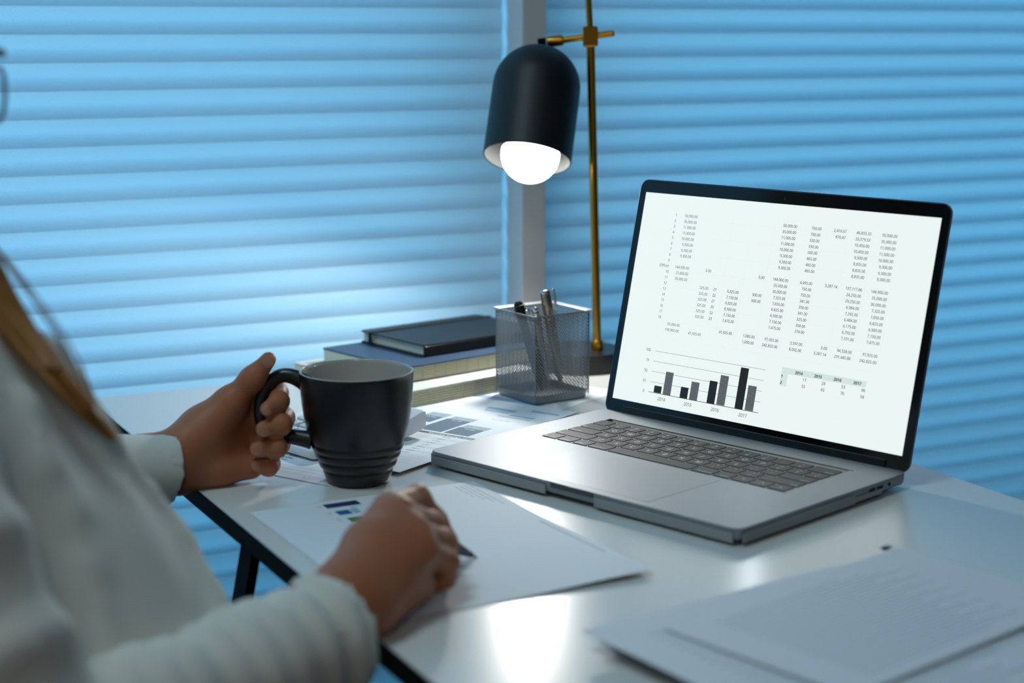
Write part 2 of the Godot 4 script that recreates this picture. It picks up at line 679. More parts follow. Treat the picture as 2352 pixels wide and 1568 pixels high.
func blinds() -> void:
	var pitch := 0.0303
	for k in 2:
		var x0: float = [-0.70, 0.984][k]
		var x1: float = [0.9385, 2.62][k]
		var b := thing("venetian_blind", Vector3((x0 + x1) / 2, 0.0, -1.87), ["closed pale blue slatted blind left of the white window post", "closed pale blue slatted blind right of the white window post, behind the laptop"][k], "window blind")
		var w := x1 - x0
		var sl := Mesher.new()
		var n := 9
		for i in n:
			var s := -1.0 + 2.0 * i / (n - 1)
			var y := -s * 0.0235
			var z := 0.0046 * s + 0.0064 * (1.0 - s * s)
			sl.v(Vector3(-w / 2, y, z))
			sl.v(Vector3(w / 2, y, z))
		for i in n - 1:
			sl.quad(i * 2, i * 2 + 2, i * 2 + 3, i * 2 + 1)
		var mesh := sl.mesh(60)
		mesh.surface_set_material(0, M.slat)
		var y := 2.20
		var top_line := DESK + 0.1394   # one slat edge known from the photograph's rows
		var first: float = top_line + pitch * floor((2.22 - top_line) / pitch)
		y = first
		while y > 0.1:
			var o := MeshInstance3D.new()
			o.name = "slat"
			o.mesh = mesh
			o.position = Vector3(0, y + 0.0235, 0)
			b.add_child(o, true)
			y -= pitch
		var m := Mesher.new()
		m.box(Vector3(0, 2.26, 0), Vector3(w, 0.05, 0.04), 0.003)
		part("head_rail", m, M.slat, b)
		m = Mesher.new()
		m.box(Vector3(0, y + 0.012, 0), Vector3(w, 0.018, 0.022), 0.004)
		part("bottom_rail", m, M.slat, b)


func desk() -> void:
	var b := thing("desk", Vector3(0.6965, 0, -1.17), "white topped desk with a thin black metal frame and slanting black legs", "desk")
	var m := Mesher.new()
	m.plate(0.6035, 1.2, 0.004, DESK - 0.0022, DESK, 0.0007)
	m.plate(0.580, 1.18, 0.004, DESK - 0.016, DESK - 0.0015, 0.0007)
	part("desktop", m, M.white_top, b)
	m = Mesher.new()
	for s in [-1, 1]:
		m.box(Vector3(s * 0.2962, DESK - 0.0107, 0), Vector3(0.0115, 0.0172, 1.2), 0.0012)
		m.box(Vector3(0, DESK - 0.0107, s * 0.594), Vector3(0.58, 0.0172, 0.012), 0.0012)
	part("frame_rail", m, M.black_metal, b)
	for s in [-1, 1]:
		for e in [-1, 1]:
			m = Mesher.new()
			var a := Vector3(s * 0.293, DESK - 0.018, e * 0.06 - 0.02)
			var f := Vector3(s * 0.293, 0.0, e * 0.43 - 0.02)
			var dir := (f - a).normalized()
			m.xf = Transform3D(facing(Vector3.RIGHT, -dir), (a + f) / 2)
			m.box(Vector3.ZERO, Vector3(0.008, a.distance_to(f), 0.026), 0.001)
			m.box(Vector3(0, a.distance_to(f) / 2 - 0.11, 0.004), Vector3(0.012, 0.05, 0.026), 0.003)
			var leg := part("leg", m, M.black_metal, b)
			m = Mesher.new()
			m.xf = Transform3D(Basis(Vector3.FORWARD, -PI / 2 * s), a + dir * 0.095 + Vector3(s * 0.004, 0, 0))
			m.lathe([Vector2(0, 0), Vector2(0.005, 0), Vector2(0.004, 0.002), Vector2(0, 0.0025)], 12)
			part("bolt", m, M.chrome, leg)
	m = Mesher.new()
	for e in [-1, 1]:
		m.box(Vector3(0, 0.09, e * 0.39 - 0.02), Vector3(0.58, 0.018, 0.018), 0.002)
	part("cross_bar", m, M.black_metal, b)


# ---------- the laptop
func laptop() -> void:
	var b := thing("laptop", up(Vector3(0.8835, 0, -1.2553)), "open grey aluminium laptop showing a spreadsheet and a bar chart", "laptop", "", -1.2536)
	var W := 0.3493
	var D := 0.2385
	var TOP := 0.0145
	var m := Mesher.new()   # body: y from the feet up
	var c := Vector2(0, D / 2)
	var rings := []
	for k in [[0.0022, 0.012], [0.0030, 0.006], [0.0048, 0.0016], [0.0068, 0.0002], [TOP - 0.0008, 0.0], [TOP - 0.0002, 0.0003], [TOP, 0.0011]]:
		rings.append(Mesher.rrect(W - 2 * k[1], D - 2 * k[1], 0.0095 - minf(k[1], 0.006), k[0], 8, c))
	m.loft(rings)
	var body := part("body", m, M.alu, b)
	m = Mesher.new()
	for k in [[-0.14, 0.03], [0.14, 0.03], [-0.14, 0.21], [0.14, 0.21]]:
		m.xf = Transform3D(Basis(), Vector3(k[0], 0, k[1]))
		m.lathe([Vector2(0, 0), Vector2(0.006, 0), Vector2(0.0075, 0.0006), Vector2(0.0075, 0.0024), Vector2(0, 0.0024)], 16)
	part("foot", m, M.rubber, body)
	# thin clear cover clipped round the lower body, with its slots
	m = Mesher.new()
	for s in [-1, 1]:
		m.box(Vector3(s * 0.1752, 0.0068, 0.158), Vector3(0.0012, 0.0082, 0.152), 0.0005)
		m.box(Vector3(s * 0.1752, 0.0062, 0.062), Vector3(0.0012, 0.0045, 0.040), 0.0005)
		m.box(Vector3(s * 0.0985, 0.0068, D + 0.0006), Vector3(0.142, 0.0082, 0.0012), 0.0005)
	part("clip_cover", m, M.plastic, b)
	# finger notch
	m = Mesher.new()
	m.box(Vector3(0.002, TOP - 0.0024, D + 0.0004), Vector3(0.048, 0.0046, 0.0012), 0.0005)
	part("finger_notch", m, M.alu_dark, b)
	# ports on the right side
	for k in [[0.0440, 0.0085], [0.0560, 0.0085]]:
		m = Mesher.new()
		m.box(Vector3(W / 2, 0.0095, k[0]), Vector3(0.0008, 0.0026, k[1]), 0.0003)
		part("port", m, M.port, body)
	m = Mesher.new()
	m.xf = Transform3D(Basis(Vector3.FORWARD, PI / 2), Vector3(W / 2 - 0.0003, 0.0095, 0.0300))
	m.lathe([Vector2(0, 0), Vector2(0.0018, 0), Vector2(0.0018, 0.0006), Vector2(0, 0.0006)], 14)
	part("port", m, M.port, body)
	# trackpad
	m = Mesher.new()
	m.plate(0.1602, 0.0956, 0.003, TOP - 0.001, TOP + 0.00006, 0.0002, Vector2(-0.003, 0.1818))
	part("trackpad_gap", m, M.alu_dark, body)
	m = Mesher.new()
	m.plate(0.1592, 0.0946, 0.003, TOP - 0.001, TOP + 0.00018, 0.0002, Vector2(-0.003, 0.1818))
	part("trackpad", m, M.alu_pad, b)
	# keyboard
	var x0 := -0.1400
	var u := 0.2765 / 14.5
	var legend := Print.new(2048, 704, Color(0.085, 0.09, 0.092))
	var px := 2048 / 0.2765
	var ink := Color(0.86, 0.9, 0.9)
	var key_mat := mat(Color.WHITE, 0.5, 0.0, 0.5)
	var strip := mat(Color(0.03, 0.034, 0.04), 0.12)
	m = Mesher.new()
	m.plate(0.2750, 0.0078, 0.001, TOP - 0.001, TOP + 0.0002, 0.0002, Vector2(-0.0018, 0.0355))
	part("touch_strip", m, strip, b)
	m = Mesher.new()
	m.box(Vector3(0, TOP + 0.00015, 0.0310), Vector3(0.279, 0.0003, 0.0004), 0.0001)
	m.box(Vector3(0, TOP + 0.0001, 0.1283), Vector3(0.279, 0.0002, 0.0004), 0.00008)
	part("well_edge", m, M.alu_dark, body)
	var rows := [
		[[1, "`"], [1, "1"], [1, "2"], [1, "3"], [1, "4"], [1, "5"], [1, "6"], [1, "7"], [1, "8"], [1, "9"], [1, "0"], [1, "-"], [1, "="], [1.5, "delete"]],
		[[1.5, "tab"], [1, "Q"], [1, "W"], [1, "E"], [1, "R"], [1, "T"], [1, "Y"], [1, "U"], [1, "I"], [1, "O"], [1, "P"], [1, "["], [1, "]"], [1, "\\"]],
		[[1.75, "caps lock"], [1, "A"], [1, "S"], [1, "D"], [1, "F"], [1, "G"], [1, "H"], [1, "J"], [1, "K"], [1, "L"], [1, ";"], [1, "'"], [1.75, "return"]],
		[[2.25, "shift"], [1, "Z"], [1, "X"], [1, "C"], [1, "V"], [1, "B"], [1, "N"], [1, "M"], [1, ","], [1, "."], [1, "/"], [2.25, "shift"]],
		[[1, "fn"], [1, "control"], [1, "option"], [1.25, "command"], [5, ""], [1.25, "command"], [1, "option"], [1, "<"], [1, "^"], [1, ">"]],
	]
	var shifted := {"`": "~", "1": "!", "2": "@", "3": "#", "4": "$", "5": "%", "6": "^", "7": "&", "8": "*", "9": "(", "0": ")", "-": "_", "=": "+", "[": "{", "]": "}", "\\": "|", ";": ":", "'": "\"", ",": "<", ".": ">", "/": "?"}
	var made := []
	var pitch := 0.01756
	var z0 := 0.0403
	for r in 5:
		var x := x0
		for k in rows[r]:
			var w: float = k[0] * u
			made.append([x + 0.0009, x + w - 0.0009, z0 + r * pitch + 0.0007, z0 + (r + 1) * pitch - 0.0009])
			var cx := (x - x0 + w / 2) * px
			var cy := (r + 0.5) * pitch * px
			var s: String = k[1]
			if shifted.has(s):
				legend.text(s, cx, cy + 22, 40, ink, 0.5)
				legend.text(shifted[s], cx, cy - 24, 36, ink, 0.5)
			elif s.length() == 1:
				legend.text(s, cx, cy, 54, ink, 0.5)
			elif s != "":
				var right := x > 0.0
				legend.text(s, (x - x0 + (w - 0.0022 if right else 0.0022)) * px, cy + 34, 25, ink, 1.0 if right else 0.0)
			x += w
	key_mat.albedo_texture = legend.texture()
	for k in made:
		m = Mesher.new()
		var kc := Vector2((k[0] + k[1]) / 2, (k[2] + k[3]) / 2)
		m.plate(k[1] - k[0], k[3] - k[2], 0.0014, TOP - 0.0006, TOP + 0.00065, 0.00025, kc, 3)
		for i in m.p.size():
			m.uv[i] = Vector2((m.p[i].x - x0) / 0.2765, (m.p[i].z - z0) / (5 * pitch) * (5 * pitch * px / 704.0))
		part("key", m, key_mat, b)
	# lid, turning about the hinge line
	var lid := Node3D.new()
	lid.name = "lid"
	b.add_child(lid)
	lid.position = Vector3(0, TOP - 0.0052, 0.0012)
	lid.rotation.x = -0.2313
	var H := 0.2378
	m = Mesher.new()   # shell drawn flat, then stood up: local x, height y, thickness z
	m.xf = Transform3D(Basis(Vector3(1, 0, 0), Vector3(0, 0, 1), Vector3(0, -1, 0)), Vector3(0, H / 2 + 0.0015, -0.0006))
	rings = []
	for k in [[-0.0042, 0.006], [-0.0032, 0.0016], [-0.0016, 0.0002], [-0.0002, 0.0], [0.0002, 0.0005]]:
		rings.append(Mesher.rrect(W - 2 * k[1], H - 0.003 - 2 * k[1], 0.0095 - minf(k[1], 0.006), k[0], 8))
	m.loft(rings)
	part("lid_shell", m, M.alu_dark, lid)
	m = Mesher.new()
	m.xf = Transform3D(Basis(Vector3(1, 0, 0), Vector3(0, 0, 1), Vector3(0, -1, 0)), Vector3(0, H / 2 + 0.0015, -0.0006))
	m.plate(W - 0.0022, H - 0.0052, 0.0085, 0.0, 0.0005, 0.0002, Vector2.ZERO, 8)
	part("bezel_glass", m, M.bezel, lid)
	m = Mesher.new()
	m.box(Vector3(0, 0.0062, 0.0004), Vector3(0.302, 0.0118, 0.0022), 0.0009)
	part("hinge_cover", m, M.hinge, lid)
	m = Mesher.new()
	m.xf = Transform3D(Basis(Vector3.RIGHT, PI / 2), Vector3(0.0009, 0.2300, -0.0002))
	m.lathe([Vector2(0, 0), Vector2(0.0017, 0), Vector2(0.0015, 0.0003), Vector2(0, 0.0003)], 16)
	part("webcam", m, M.port, lid)
	m = Mesher.new()
	var q := 0.16585
	m.quad(m.v(Vector3(-q, 0.0175, 0.00012), Vector2(0, 1)), m.v(Vector3(q, 0.0175, 0.00012), Vector2(1, 1)), m.v(Vector3(q, 0.2248, 0.00012), Vector2(1, 0)), m.v(Vector3(-q, 0.2248, 0.00012), Vector2(0, 0)))
	var scr := mat(Color(0.02, 0.02, 0.02), 0.25)
	scr.emission_enabled = true
	scr.emission_texture = screen_print().texture()
	scr.emission = Color.BLACK
	scr.emission_energy_multiplier = 1.0
	scr.texture_repeat = false
	part("screen", m, scr, lid)
	var sl := SpotLight3D.new()
	sl.name = "screen_light"
	sl.light_energy = 0.004
	sl.light_color = Color(0.94, 0.98, 1.0)
	sl.spot_angle = 80.0
	sl.spot_range = 8.0
	sl.spot_attenuation = 2.0
	sl.shadow_enabled = true
	sl.position = Vector3(0, 0.12, 0.012)
	sl.rotation_degrees = Vector3(0, 180, 0)
	lid.add_child(sl)


func screen_print() -> Print:
	var k := 2048 / 331.7   # texture pixels per millimetre
	var p := Print.new(2048, 1280, Color(0.925, 0.965, 0.955))
	var ink := Color(0.12, 0.15, 0.16)
	var pale := Color(0.28, 0.36, 0.37)  # ink of the left columns, lightened for haze at the viewing angle
	var faint := Color(0.885, 0.93, 0.925)
	for x in [112.0, 135.0, 160.5, 188.0, 214.5, 241.0, 267.0, 293.5]:
		p.block(x * k, 17 * k, 1, 118 * k, faint)
	for r in 22:
		if r % 3 == 0:
			p.block(40 * k, (22.4 + r * 5.605) * k, 254 * k, 1, faint)
	var fs := 22
	var col := func(right: float, rows: Dictionary, c: Color) -> void:
		for r in rows:
			p.text(rows[r], right * k, (19.6 + r * 5.605) * k, fs, c, 1.0)
	var left := {}
	for i in 9:
		left[i] = str(i + 1)
		left[i + 10] = str(i + 10)
	left[9] = "(Office)"
	for r in left:
		p.text(left[r], 42.6 * k, (19.6 + r * 5.605) * k, fs, pale, 0.5 if r != 9 else 0.92)
	col.call(69.0, {0: "50,000.00", 1: "35,000.00", 2: "11,000.00", 3: "11,000.00", 4: "10,000.00", 5: "9,300.00", 6: "9,300.00", 7: "9,300.00", 9: "144,900.00", 10: "25,000.00", 11: "30,000.00", 19: "55,000.00", 20: "199,900.00"}, pale)
	col.call(96.0, {9: "0.00", 12: "325.00", 13: "325.00", 14: "325.00", 15: "325.00", 16: "325.00", 17: "325.00", 20: "41,925.00"}, pale)
	col.call(106.0, {12: "21", 13: "22", 14: "21", 15: "20", 16: "22", 17: "23"}, ink)
	col.call(132.2, {12: "6,825.00", 13: "7,150.00", 14: "6,825.00", 15: "6,500.00", 16: "7,150.00", 17: "7,475.00", 19: "41,925.00"}, ink)
	col.call(158.6, {9: "0.00", 12: "500.00", 13: "500.00", 19: "1,000.00", 20: "1,000.00"}, ink)
	col.call(185.4, {0: "50,000.00", 1: "35,000.00", 2: "11,000.00", 3: "11,000.00", 4: "10,000.00", 5: "9,300.00", 6: "9,300.00", 7: "9,300.00", 9: "144,900.00", 10: "25,000.00", 11: "30,000.00", 12: "7,325.00", 13: "7,650.00", 14: "6,825.00", 15: "6,500.00", 16: "7,150.00", 17: "7,475.00", 19: "97,925.00", 20: "242,825.00"}, ink)
	col.call(212.0, {0: "750.00", 1: "750.00", 2: "550.00", 3: "550.00", 4: "500.00", 5: "465.00", 6: "465.00", 7: "465.00", 9: "4,495.00", 10: "750.00", 11: "750.00", 12: "341.00", 13: "358.00", 14: "341.00", 15: "325.00", 16: "358.00", 17: "374.00", 19: "3,597.00", 20: "8,092.00"}, ink)
	col.call(239.0, {0: "2,416.67", 1: "870.47", 9: "3,287.14", 19: "0.00", 20: "3,287.14"}, ink)
	col.call(265.0, {0: "46,833.33", 1: "33,379.53", 2: "10,450.00", 3: "10,450.00", 4: "9,500.00", 5: "8,835.00", 6: "8,835.00", 7: "8,835.00", 9: "137,117.86", 10: "24,250.00", 11: "29,250.00", 12: "6,984.00", 13: "7,292.00", 14: "6,484.00", 15: "6,175.00", 16: "6,792.00", 17: "7,101.00", 19: "94,328.00", 20: "231,445.86"}, ink)
	col.call(291.5, {0: "50,000.00", 1: "35,000.00", 2: "11,000.00", 3: "11,000.00", 4: "10,000.00", 5: "9,300.00", 6: "9,300.00", 7: "9,300.00", 9: "144,900.00", 10: "25,000.00", 11: "30,000.00", 12: "7,325.00", 13: "7,650.00", 14: "6,825.00", 15: "6,500.00", 16: "7,150.00", 17: "7,475.00", 19: "97,925.00", 20: "242,825.00"}, ink)
	# bar chart
	var base := 194.3
	for i in 5:
		var y := 154.0 + 10.08 * i
		p.block(44 * k, y * k, 132.5 * k, 2 if i < 4 else 3, Color(0.45, 0.52, 0.53) if i < 4 else Color(0.2, 0.24, 0.25))
		p.text(str(100 - 25 * i), 38.5 * k, y * k, 24, pale, 1.0)
	var dark := [17, 26, 53, 96]
	var light := [55, 43, 70, 58]
	for i in 4:
		var x: float = [50.3, 83.0, 115.8, 149.0][i]
		var h1: float = dark[i] * 0.403
		var h2: float = light[i] * 0.403
		p.block(x * k, (base - h1) * k, 9.3 * k, h1 * k, Color(0.13, 0.135, 0.14))
		p.block((x + 11.6) * k, (base - h2) * k, 9.6 * k, h2 * k, Color(0.36, 0.38, 0.385))
		var rng := RandomNumberGenerator.new()
		rng.seed = i
		for n in int(h2 * 22):   # the speckled fill of the lighter bars
			p.block((x + 11.6 + rng.randf() * 9.2) * k, (base - rng.randf() * (h2 - 0.5) - 0.5) * k, 2, 2, Color(0.28, 0.30, 0.31) if n % 2 else Color(0.45, 0.47, 0.47))
		p.text(str(2014 + i), (61.2 + 32.8 * i) * k, 199.6 * k, 28, Color(0.3, 0.35, 0.36), 0.5)
	# small table
	p.block(194.5 * k, 149 * k, 90.5 * k, 5.5 * k, Color(0.835, 0.895, 0.88))
	p.block(194.5 * k, 149 * k, 7.5 * k, 17 * k, Color(0.835, 0.895, 0.88))
	for i in 4:
		var x := 213.5 + 20.8 * i
		p.text(str(2014 + i), x * k, 152.0 * k, 24, Color(0.12, 0.15, 0.16), 0.5, true)
		p.text(str(dark[i]), (x + 9.2) * k, 157.4 * k, 23, ink, 1.0)
		p.text(str(light[i]), (x + 9.2) * k, 163.2 * k, 23, ink, 1.0)
	p.text("1", 195.8 * k, 157.2 * k, 24, Color(0.12, 0.15, 0.16), 0.5, true)
	p.text("2", 195.8 * k, 163.0 * k, 24, Color(0.12, 0.15, 0.16), 0.5, true)
	return p


# ---------- the lamp
func lamp(energy: float) -> void:
	var base_at := up(Vector3(0.9437, 0, -1.6717))
	var b := thing("desk_lamp", base_at, "lit desk lamp with a dark dome shade on a thin brass pole", "lamp")
	var L := func(x: float, y: float, z: float) -> Vector3: return Vector3(x, y + DESK, z) - base_at
	var m := Mesher.new()
	m.lathe([Vector2(0, 0), Vector2(0.0475, 0), Vector2(0.0485, 0.001), Vector2(0.0485, 0.0225), Vector2(0.0475, 0.0232), Vector2(0, 0.0232)], 48)
	part("base", m, M.lamp_base, b)
	var foot: Vector3 = L.call(0.9553, 0.0232, -1.6546)
	var clamp_at: Vector3 = L.call(0.9460, 0.3793, -1.6600)
	var top: Vector3 = L.call(0.9405, 0.4700, -1.6620)
	m = Mesher.new()
	m.tube([foot, foot + (clamp_at - foot) * 0.97], [0.0048], 16)
	m.tube([clamp_at, top], [0.0037], 14)
	part("pole", m, M.brass, b)
	m = Mesher.new()
	m.xf = Transform3D(Basis(), foot)
	m.lathe([Vector2(0, 0), Vector2(0.0066, 0), Vector2(0.0072, 0.001), Vector2(0.0072, 0.010), Vector2(0.0064, 0.0115), Vector2(0.0052, 0.012), Vector2(0, 0.012)], 20)
	part("collar", m, M.brass, b)
	# arm through the clamp, sloping to the shade joint
	var joint: Vector3 = L.call(0.8998, 0.3722, -1.6870)
	var arm := (clamp_at - joint).normalized()
	var tip := clamp_at + arm * 0.027
	m = Mesher.new()
	m.tube([joint + arm * 0.006, tip - arm * 0.002, tip], [0.0036, 0.0036, 0.0028], 12)
	part("arm", m, M.brass, b)
	m = Mesher.new()
	m.tube([joint + arm * 0.005, joint + arm * 0.006, joint + arm * 0.022, joint + arm * 0.024], [0.0054, 0.0062, 0.0062, 0.0046], 16)
	part("knurled_sleeve", m, M.brass, b)
	m = Mesher.new()
	var upright := (top - foot).normalized()
	m.xf = Transform3D(along(upright, arm), clamp_at)
	m.box(Vector3.ZERO, Vector3(0.017, 0.0225, 0.015), 0.0016)
	part("clamp", m, M.brass, b)
	# shade
	var axis := Vector3(0.3083, 0.8940, -0.3252).normalized()   # from the opening to the crown
	var crown: Vector3 = joint - axis * 0.0065
	m = Mesher.new()
	m.tube([joint - arm * 0.005, joint + arm * 0.004], [0.0055, 0.0055], 14)
	m.tube([joint, crown - axis * 0.002], [0.0045], 12)
	part("joint", m, M.black_metal, b)
	var R := 0.0488
	var LEN := 0.1335
	m = Mesher.new()
	m.xf = Transform3D(along(axis, CAM_RIGHT), crown - axis * LEN)
	var prof := [Vector2(R - 0.0016, 0.0008), Vector2(R - 0.0008, 0.0), Vector2(R, 0.0008)]
	for i in 13:
		var a := PI / 2 * i / 12
		prof.append(Vector2(R * cos(a), LEN - R + R * sin(a)))
	part("shade", prof_shell(m, prof), M.shade, b, 50)
	m = Mesher.new()
	m.xf = Transform3D(along(axis, CAM_RIGHT), crown - axis * LEN)
	var inner := [Vector2(R - 0.0014, 0.0006)]
	for i in 13:
		var a := PI / 2 * i / 12
		inner.append(Vector2((R - 0.0014) * cos(a), LEN - R + (R - 0.0014) * sin(a)))
	m.lathe_open(inner, 48)
	part("shade_lining", m, M.shade_in, b, 50)
	var glow: Vector3 = crown - axis * LEN + axis * 0.006 + CAM_RIGHT * 0.003
	m = Mesher.new()
	m.xf = Transform3D(along(axis, CAM_RIGHT), glow)
	var pb := []
	for i in 15:
		var a := -PI / 2 + PI * 0.53 * i / 14
		pb.append(Vector2(0.0325 * cos(a), 0.0325 * sin(a)))
	m.lathe(pb, 32)
	part("bulb", m, M.bulb, b)
	m = Mesher.new()
	m.xf = Transform3D(along(axis, CAM_RIGHT), glow)
	m.lathe([Vector2(0, 0.0036), Vector2(0.0322, 0.0036), Vector2(0.0318, 0.0060), Vector2(0.0220, 0.030), Vector2(0.0140, 0.040), Vector2(0.0140, 0.062), Vector2(0, 0.063)], 32)
	part("unseen_bulb_skirt", m, M.shade_in, b)  # unseen collar above the bulb, keeps its light off the lining
	var om := SpotLight3D.new()   # the globe throws its light down and outwards, out of the shade
	om.name = "bulb_light"
	om.light_energy = energy
	om.light_color = Color(1.0, 0.985, 0.95)
	om.light_size = 0.022
	om.spot_angle = 89.0
	om.spot_angle_attenuation = 0.35
	om.spot_range = 12.0
	om.spot_attenuation = 2.0
	om.shadow_enabled = true
	var throw := Vector3(-0.36, -0.80, 0.48).normalized()
	var aim := along(-throw, CAM_RIGHT)
	om.transform = Transform3D(Basis(aim.x, -aim.z, -throw), glow - axis * 0.012)
	b.add_child(om)


func prof_shell(m: Mesher, prof: Array) -> Mesher:
	m.lathe_open(prof, 56)
	return m


# ---------- books, cup and pens
func book(called: String, corner: Vector3, turn: float, w: float, d: float, h: float, cover: Material, label: String, category: String, stitched: bool) -> Node3D:
	var b := thing(called, up(corner), label, category, "", turn)   # the corner is the near left one: x runs along the spine, z is negative going away
	var cv := 0.0014
	for k in 2:
		var m := Mesher.new()
		m.plate(w, d, 0.002 if stitched else 0.006, [0.0, h - cv][k], [cv, h][k], 0.0004, Vector2(w / 2, -d / 2))
		part(["bottom_cover", "top_cover"][k], m, cover, b)
	var pages := Mesher.new()
	var n := 6 if stitched else 1
	var t := (h - 2 * cv) / n
	for i in n:
		if stitched:   # folded sections, round at the back, flush with the covers
			pages.box(Vector3(w / 2, cv + t * (i + 0.5), -d / 2 + 0.0002), Vector3(w - 0.001, t * 0.985, d - 0.0012), t * 0.42)
		else:
			pages.box(Vector3(w / 2, cv + t * (i + 0.5), -d / 2 + 0.001), Vector3(w - 0.007, t, d - 0.007), 0.0004)
	var block := part("page_block", pages, M.page, b)
	if stitched:
		var m := Mesher.new()
		var x := 0.012
		var k := 0
		while x < w - 0.004:
			m.box(Vector3(x, h / 2, -0.0003), Vector3(0.0008, h - 2 * cv, 0.0007), 0.0002)
			if k % 2 == 1:
				m.box(Vector3(x + 0.0017, h / 2, -0.0003), Vector3(0.0006, h - 2 * cv, 0.0006), 0.0002)
			x += 0.0138 if k % 2 == 0 else 0.0165
			k += 1
		part("stitching", m, M.page_dark, block)
		m = Mesher.new()
		for i in n * 3:
			m.box(Vector3(w / 2, cv + (h - 2 * cv) * (i + 0.5) / (n * 3), -0.00045), Vector3(w - 0.002, 0.00022, 0.0005), 0.0001)
		part("fold_lines", m, M.page_dark, block)
	return b


func books() -> void:
	book("book", Vector3(0.6810, 0, -1.5655), deg_to_rad(15.5), 0.178, 0.209, 0.0186, M.cover_white, "white covered book with a bare stitched spine at the bottom of the pile", "book", true)
	book("book", Vector3(0.6890, 0.0187, -1.6010), deg_to_rad(14.0), 0.205, 0.150, 0.0178, M.cover_blue, "slate blue covered book with a bare stitched spine under the black notebook", "book", true)
	var b := book("notebook", Vector3(0.7311, 0.0366, -1.6400), deg_to_rad(13.0), 0.172, 0.124, 0.0134, M.leather, "black notebook with an elastic band on top of the book pile", "notebook", false)
	var m := Mesher.new()   # rounded spine along the near side
	m.xf = Transform3D(Basis(), Vector3(0.086, 0.0067, -0.0022))
	m.box(Vector3.ZERO, Vector3(0.171, 0.0134, 0.0044), 0.0018)
	part("spine", m, M.leather, b)
	m = Mesher.new()
	m.box(Vector3(0.086, 0.0138, -0.1010), Vector3(0.175, 0.0008, 0.0062), 0.0002)
	m.box(Vector3(-0.0012, 0.0067, -0.1010), Vector3(0.0009, 0.0146, 0.0062), 0.0002)
	m.box(Vector3(0.1732, 0.0067, -0.1010), Vector3(0.0009, 0.0146, 0.0062), 0.0002)
	part("elastic_band", m, M.elastic, b)


func pen_cup() -> void:
	var b := thing("pen_cup", up(Vector3(0.8315, 0.0006, -1.5575)), "square silver wire mesh pen cup with a flared rim", "pen holder", "", deg_to_rad(8.4))
	var s := 0.0352
	var h := 0.0935
	var m := Mesher.new()
	var rings := []
	for k in [[0.0, 0.001], [0.0008, 0.0], [0.0085, -0.0006], [0.0088, 0.0002], [0.0085, 0.0008], [0.0015, 0.0012]]:
		rings.append(Mesher.rrect(2 * (s - k[1]), 2 * (s - k[1]), 0.007, k[0]))
	m.loft(rings, true)
	part("base_tray", m, M.wire, b)
	for f in 4:   # woven sides: crossing wires cut to the face
		m = Mesher.new()
		m.xf = Transform3D(Basis(Vector3.UP, PI / 2 * f), Vector3.ZERO)
		var w := s - 0.001
		var y0 := 0.006
		var y1 := h - 0.001
		for dir in [-1.0, 1.0]:
			var slope: float = dir * 3.5 / 3.8
			var c := -w - absf(slope) * (y1 - y0)
			while c < w + absf(slope) * (y1 - y0):
				# x = c + slope * (y - y0), kept within -w .. w
				var ya := y0
				var yb := y1
				var e0: float = (-w - c) / slope + y0
				var e1: float = (w - c) / slope + y0
				ya = maxf(ya, minf(e0, e1))
				yb = minf(yb, maxf(e0, e1))
				if yb - ya > 0.0012:
					m.tube([Vector3(c + slope * (ya - y0), ya, s + dir * 0.0001), Vector3(c + slope * (yb - y0), yb, s + dir * 0.0001)], [0.00042], 4)
				c += 0.0035
		var side := part("mesh_side", m, M.wire, b)
		side.set_meta("kind", "stuff")
	m = Mesher.new()
	for q in [[1, 1], [1, -1], [-1, 1], [-1, -1]]:
		m = Mesher.new()
		m.tube([Vector3(q[0] * s, 0.004, q[1] * s), Vector3(q[0] * s, h, q[1] * s)], [0.0008], 8)
		part("corner_wire", m, M.wire, b)
	m = Mesher.new()
	rings = []
	for k in [[0.0, h - 0.0012], [0.0040, h + 0.0004], [0.0046, h + 0.0010], [0.0040, h + 0.0016], [0.0, h + 0.0006], [-0.0008, h - 0.0002], [0.0, h - 0.0012]]:
		rings.append(Mesher.rrect(2 * (s + k[0]), 2 * (s + k[0]), 0.005, k[1]))
	m.loft(rings, false)
	part("rim", m, M.wire, b)
	# what stands in it
	var g := "pens standing in the mesh cup"
	pen(Vector3(0.8232, 0.0105, -1.5420), Vector3(0.8003, 0.1060, -1.5545), 0, "black ribbed pen leaning left in the wire mesh cup", g)
	pen(Vector3(0.8478, 0.0105, -1.5440), Vector3(0.8287, 0.1172, -1.5474), 1, "tall silver pen with a clip in the wire mesh cup", g)
	pen(Vector3(0.8330, 0.0105, -1.5500), Vector3(0.8155, 0.1000, -1.5440), 2, "short chrome pen with a round top between the black pen and the tall silver pen", g)
	pen(Vector3(0.8270, 0.0105, -1.5560), Vector3(0.8075, 0.0990, -1.5480), 3, "thin chrome pen touching the black pen in the cup", g)


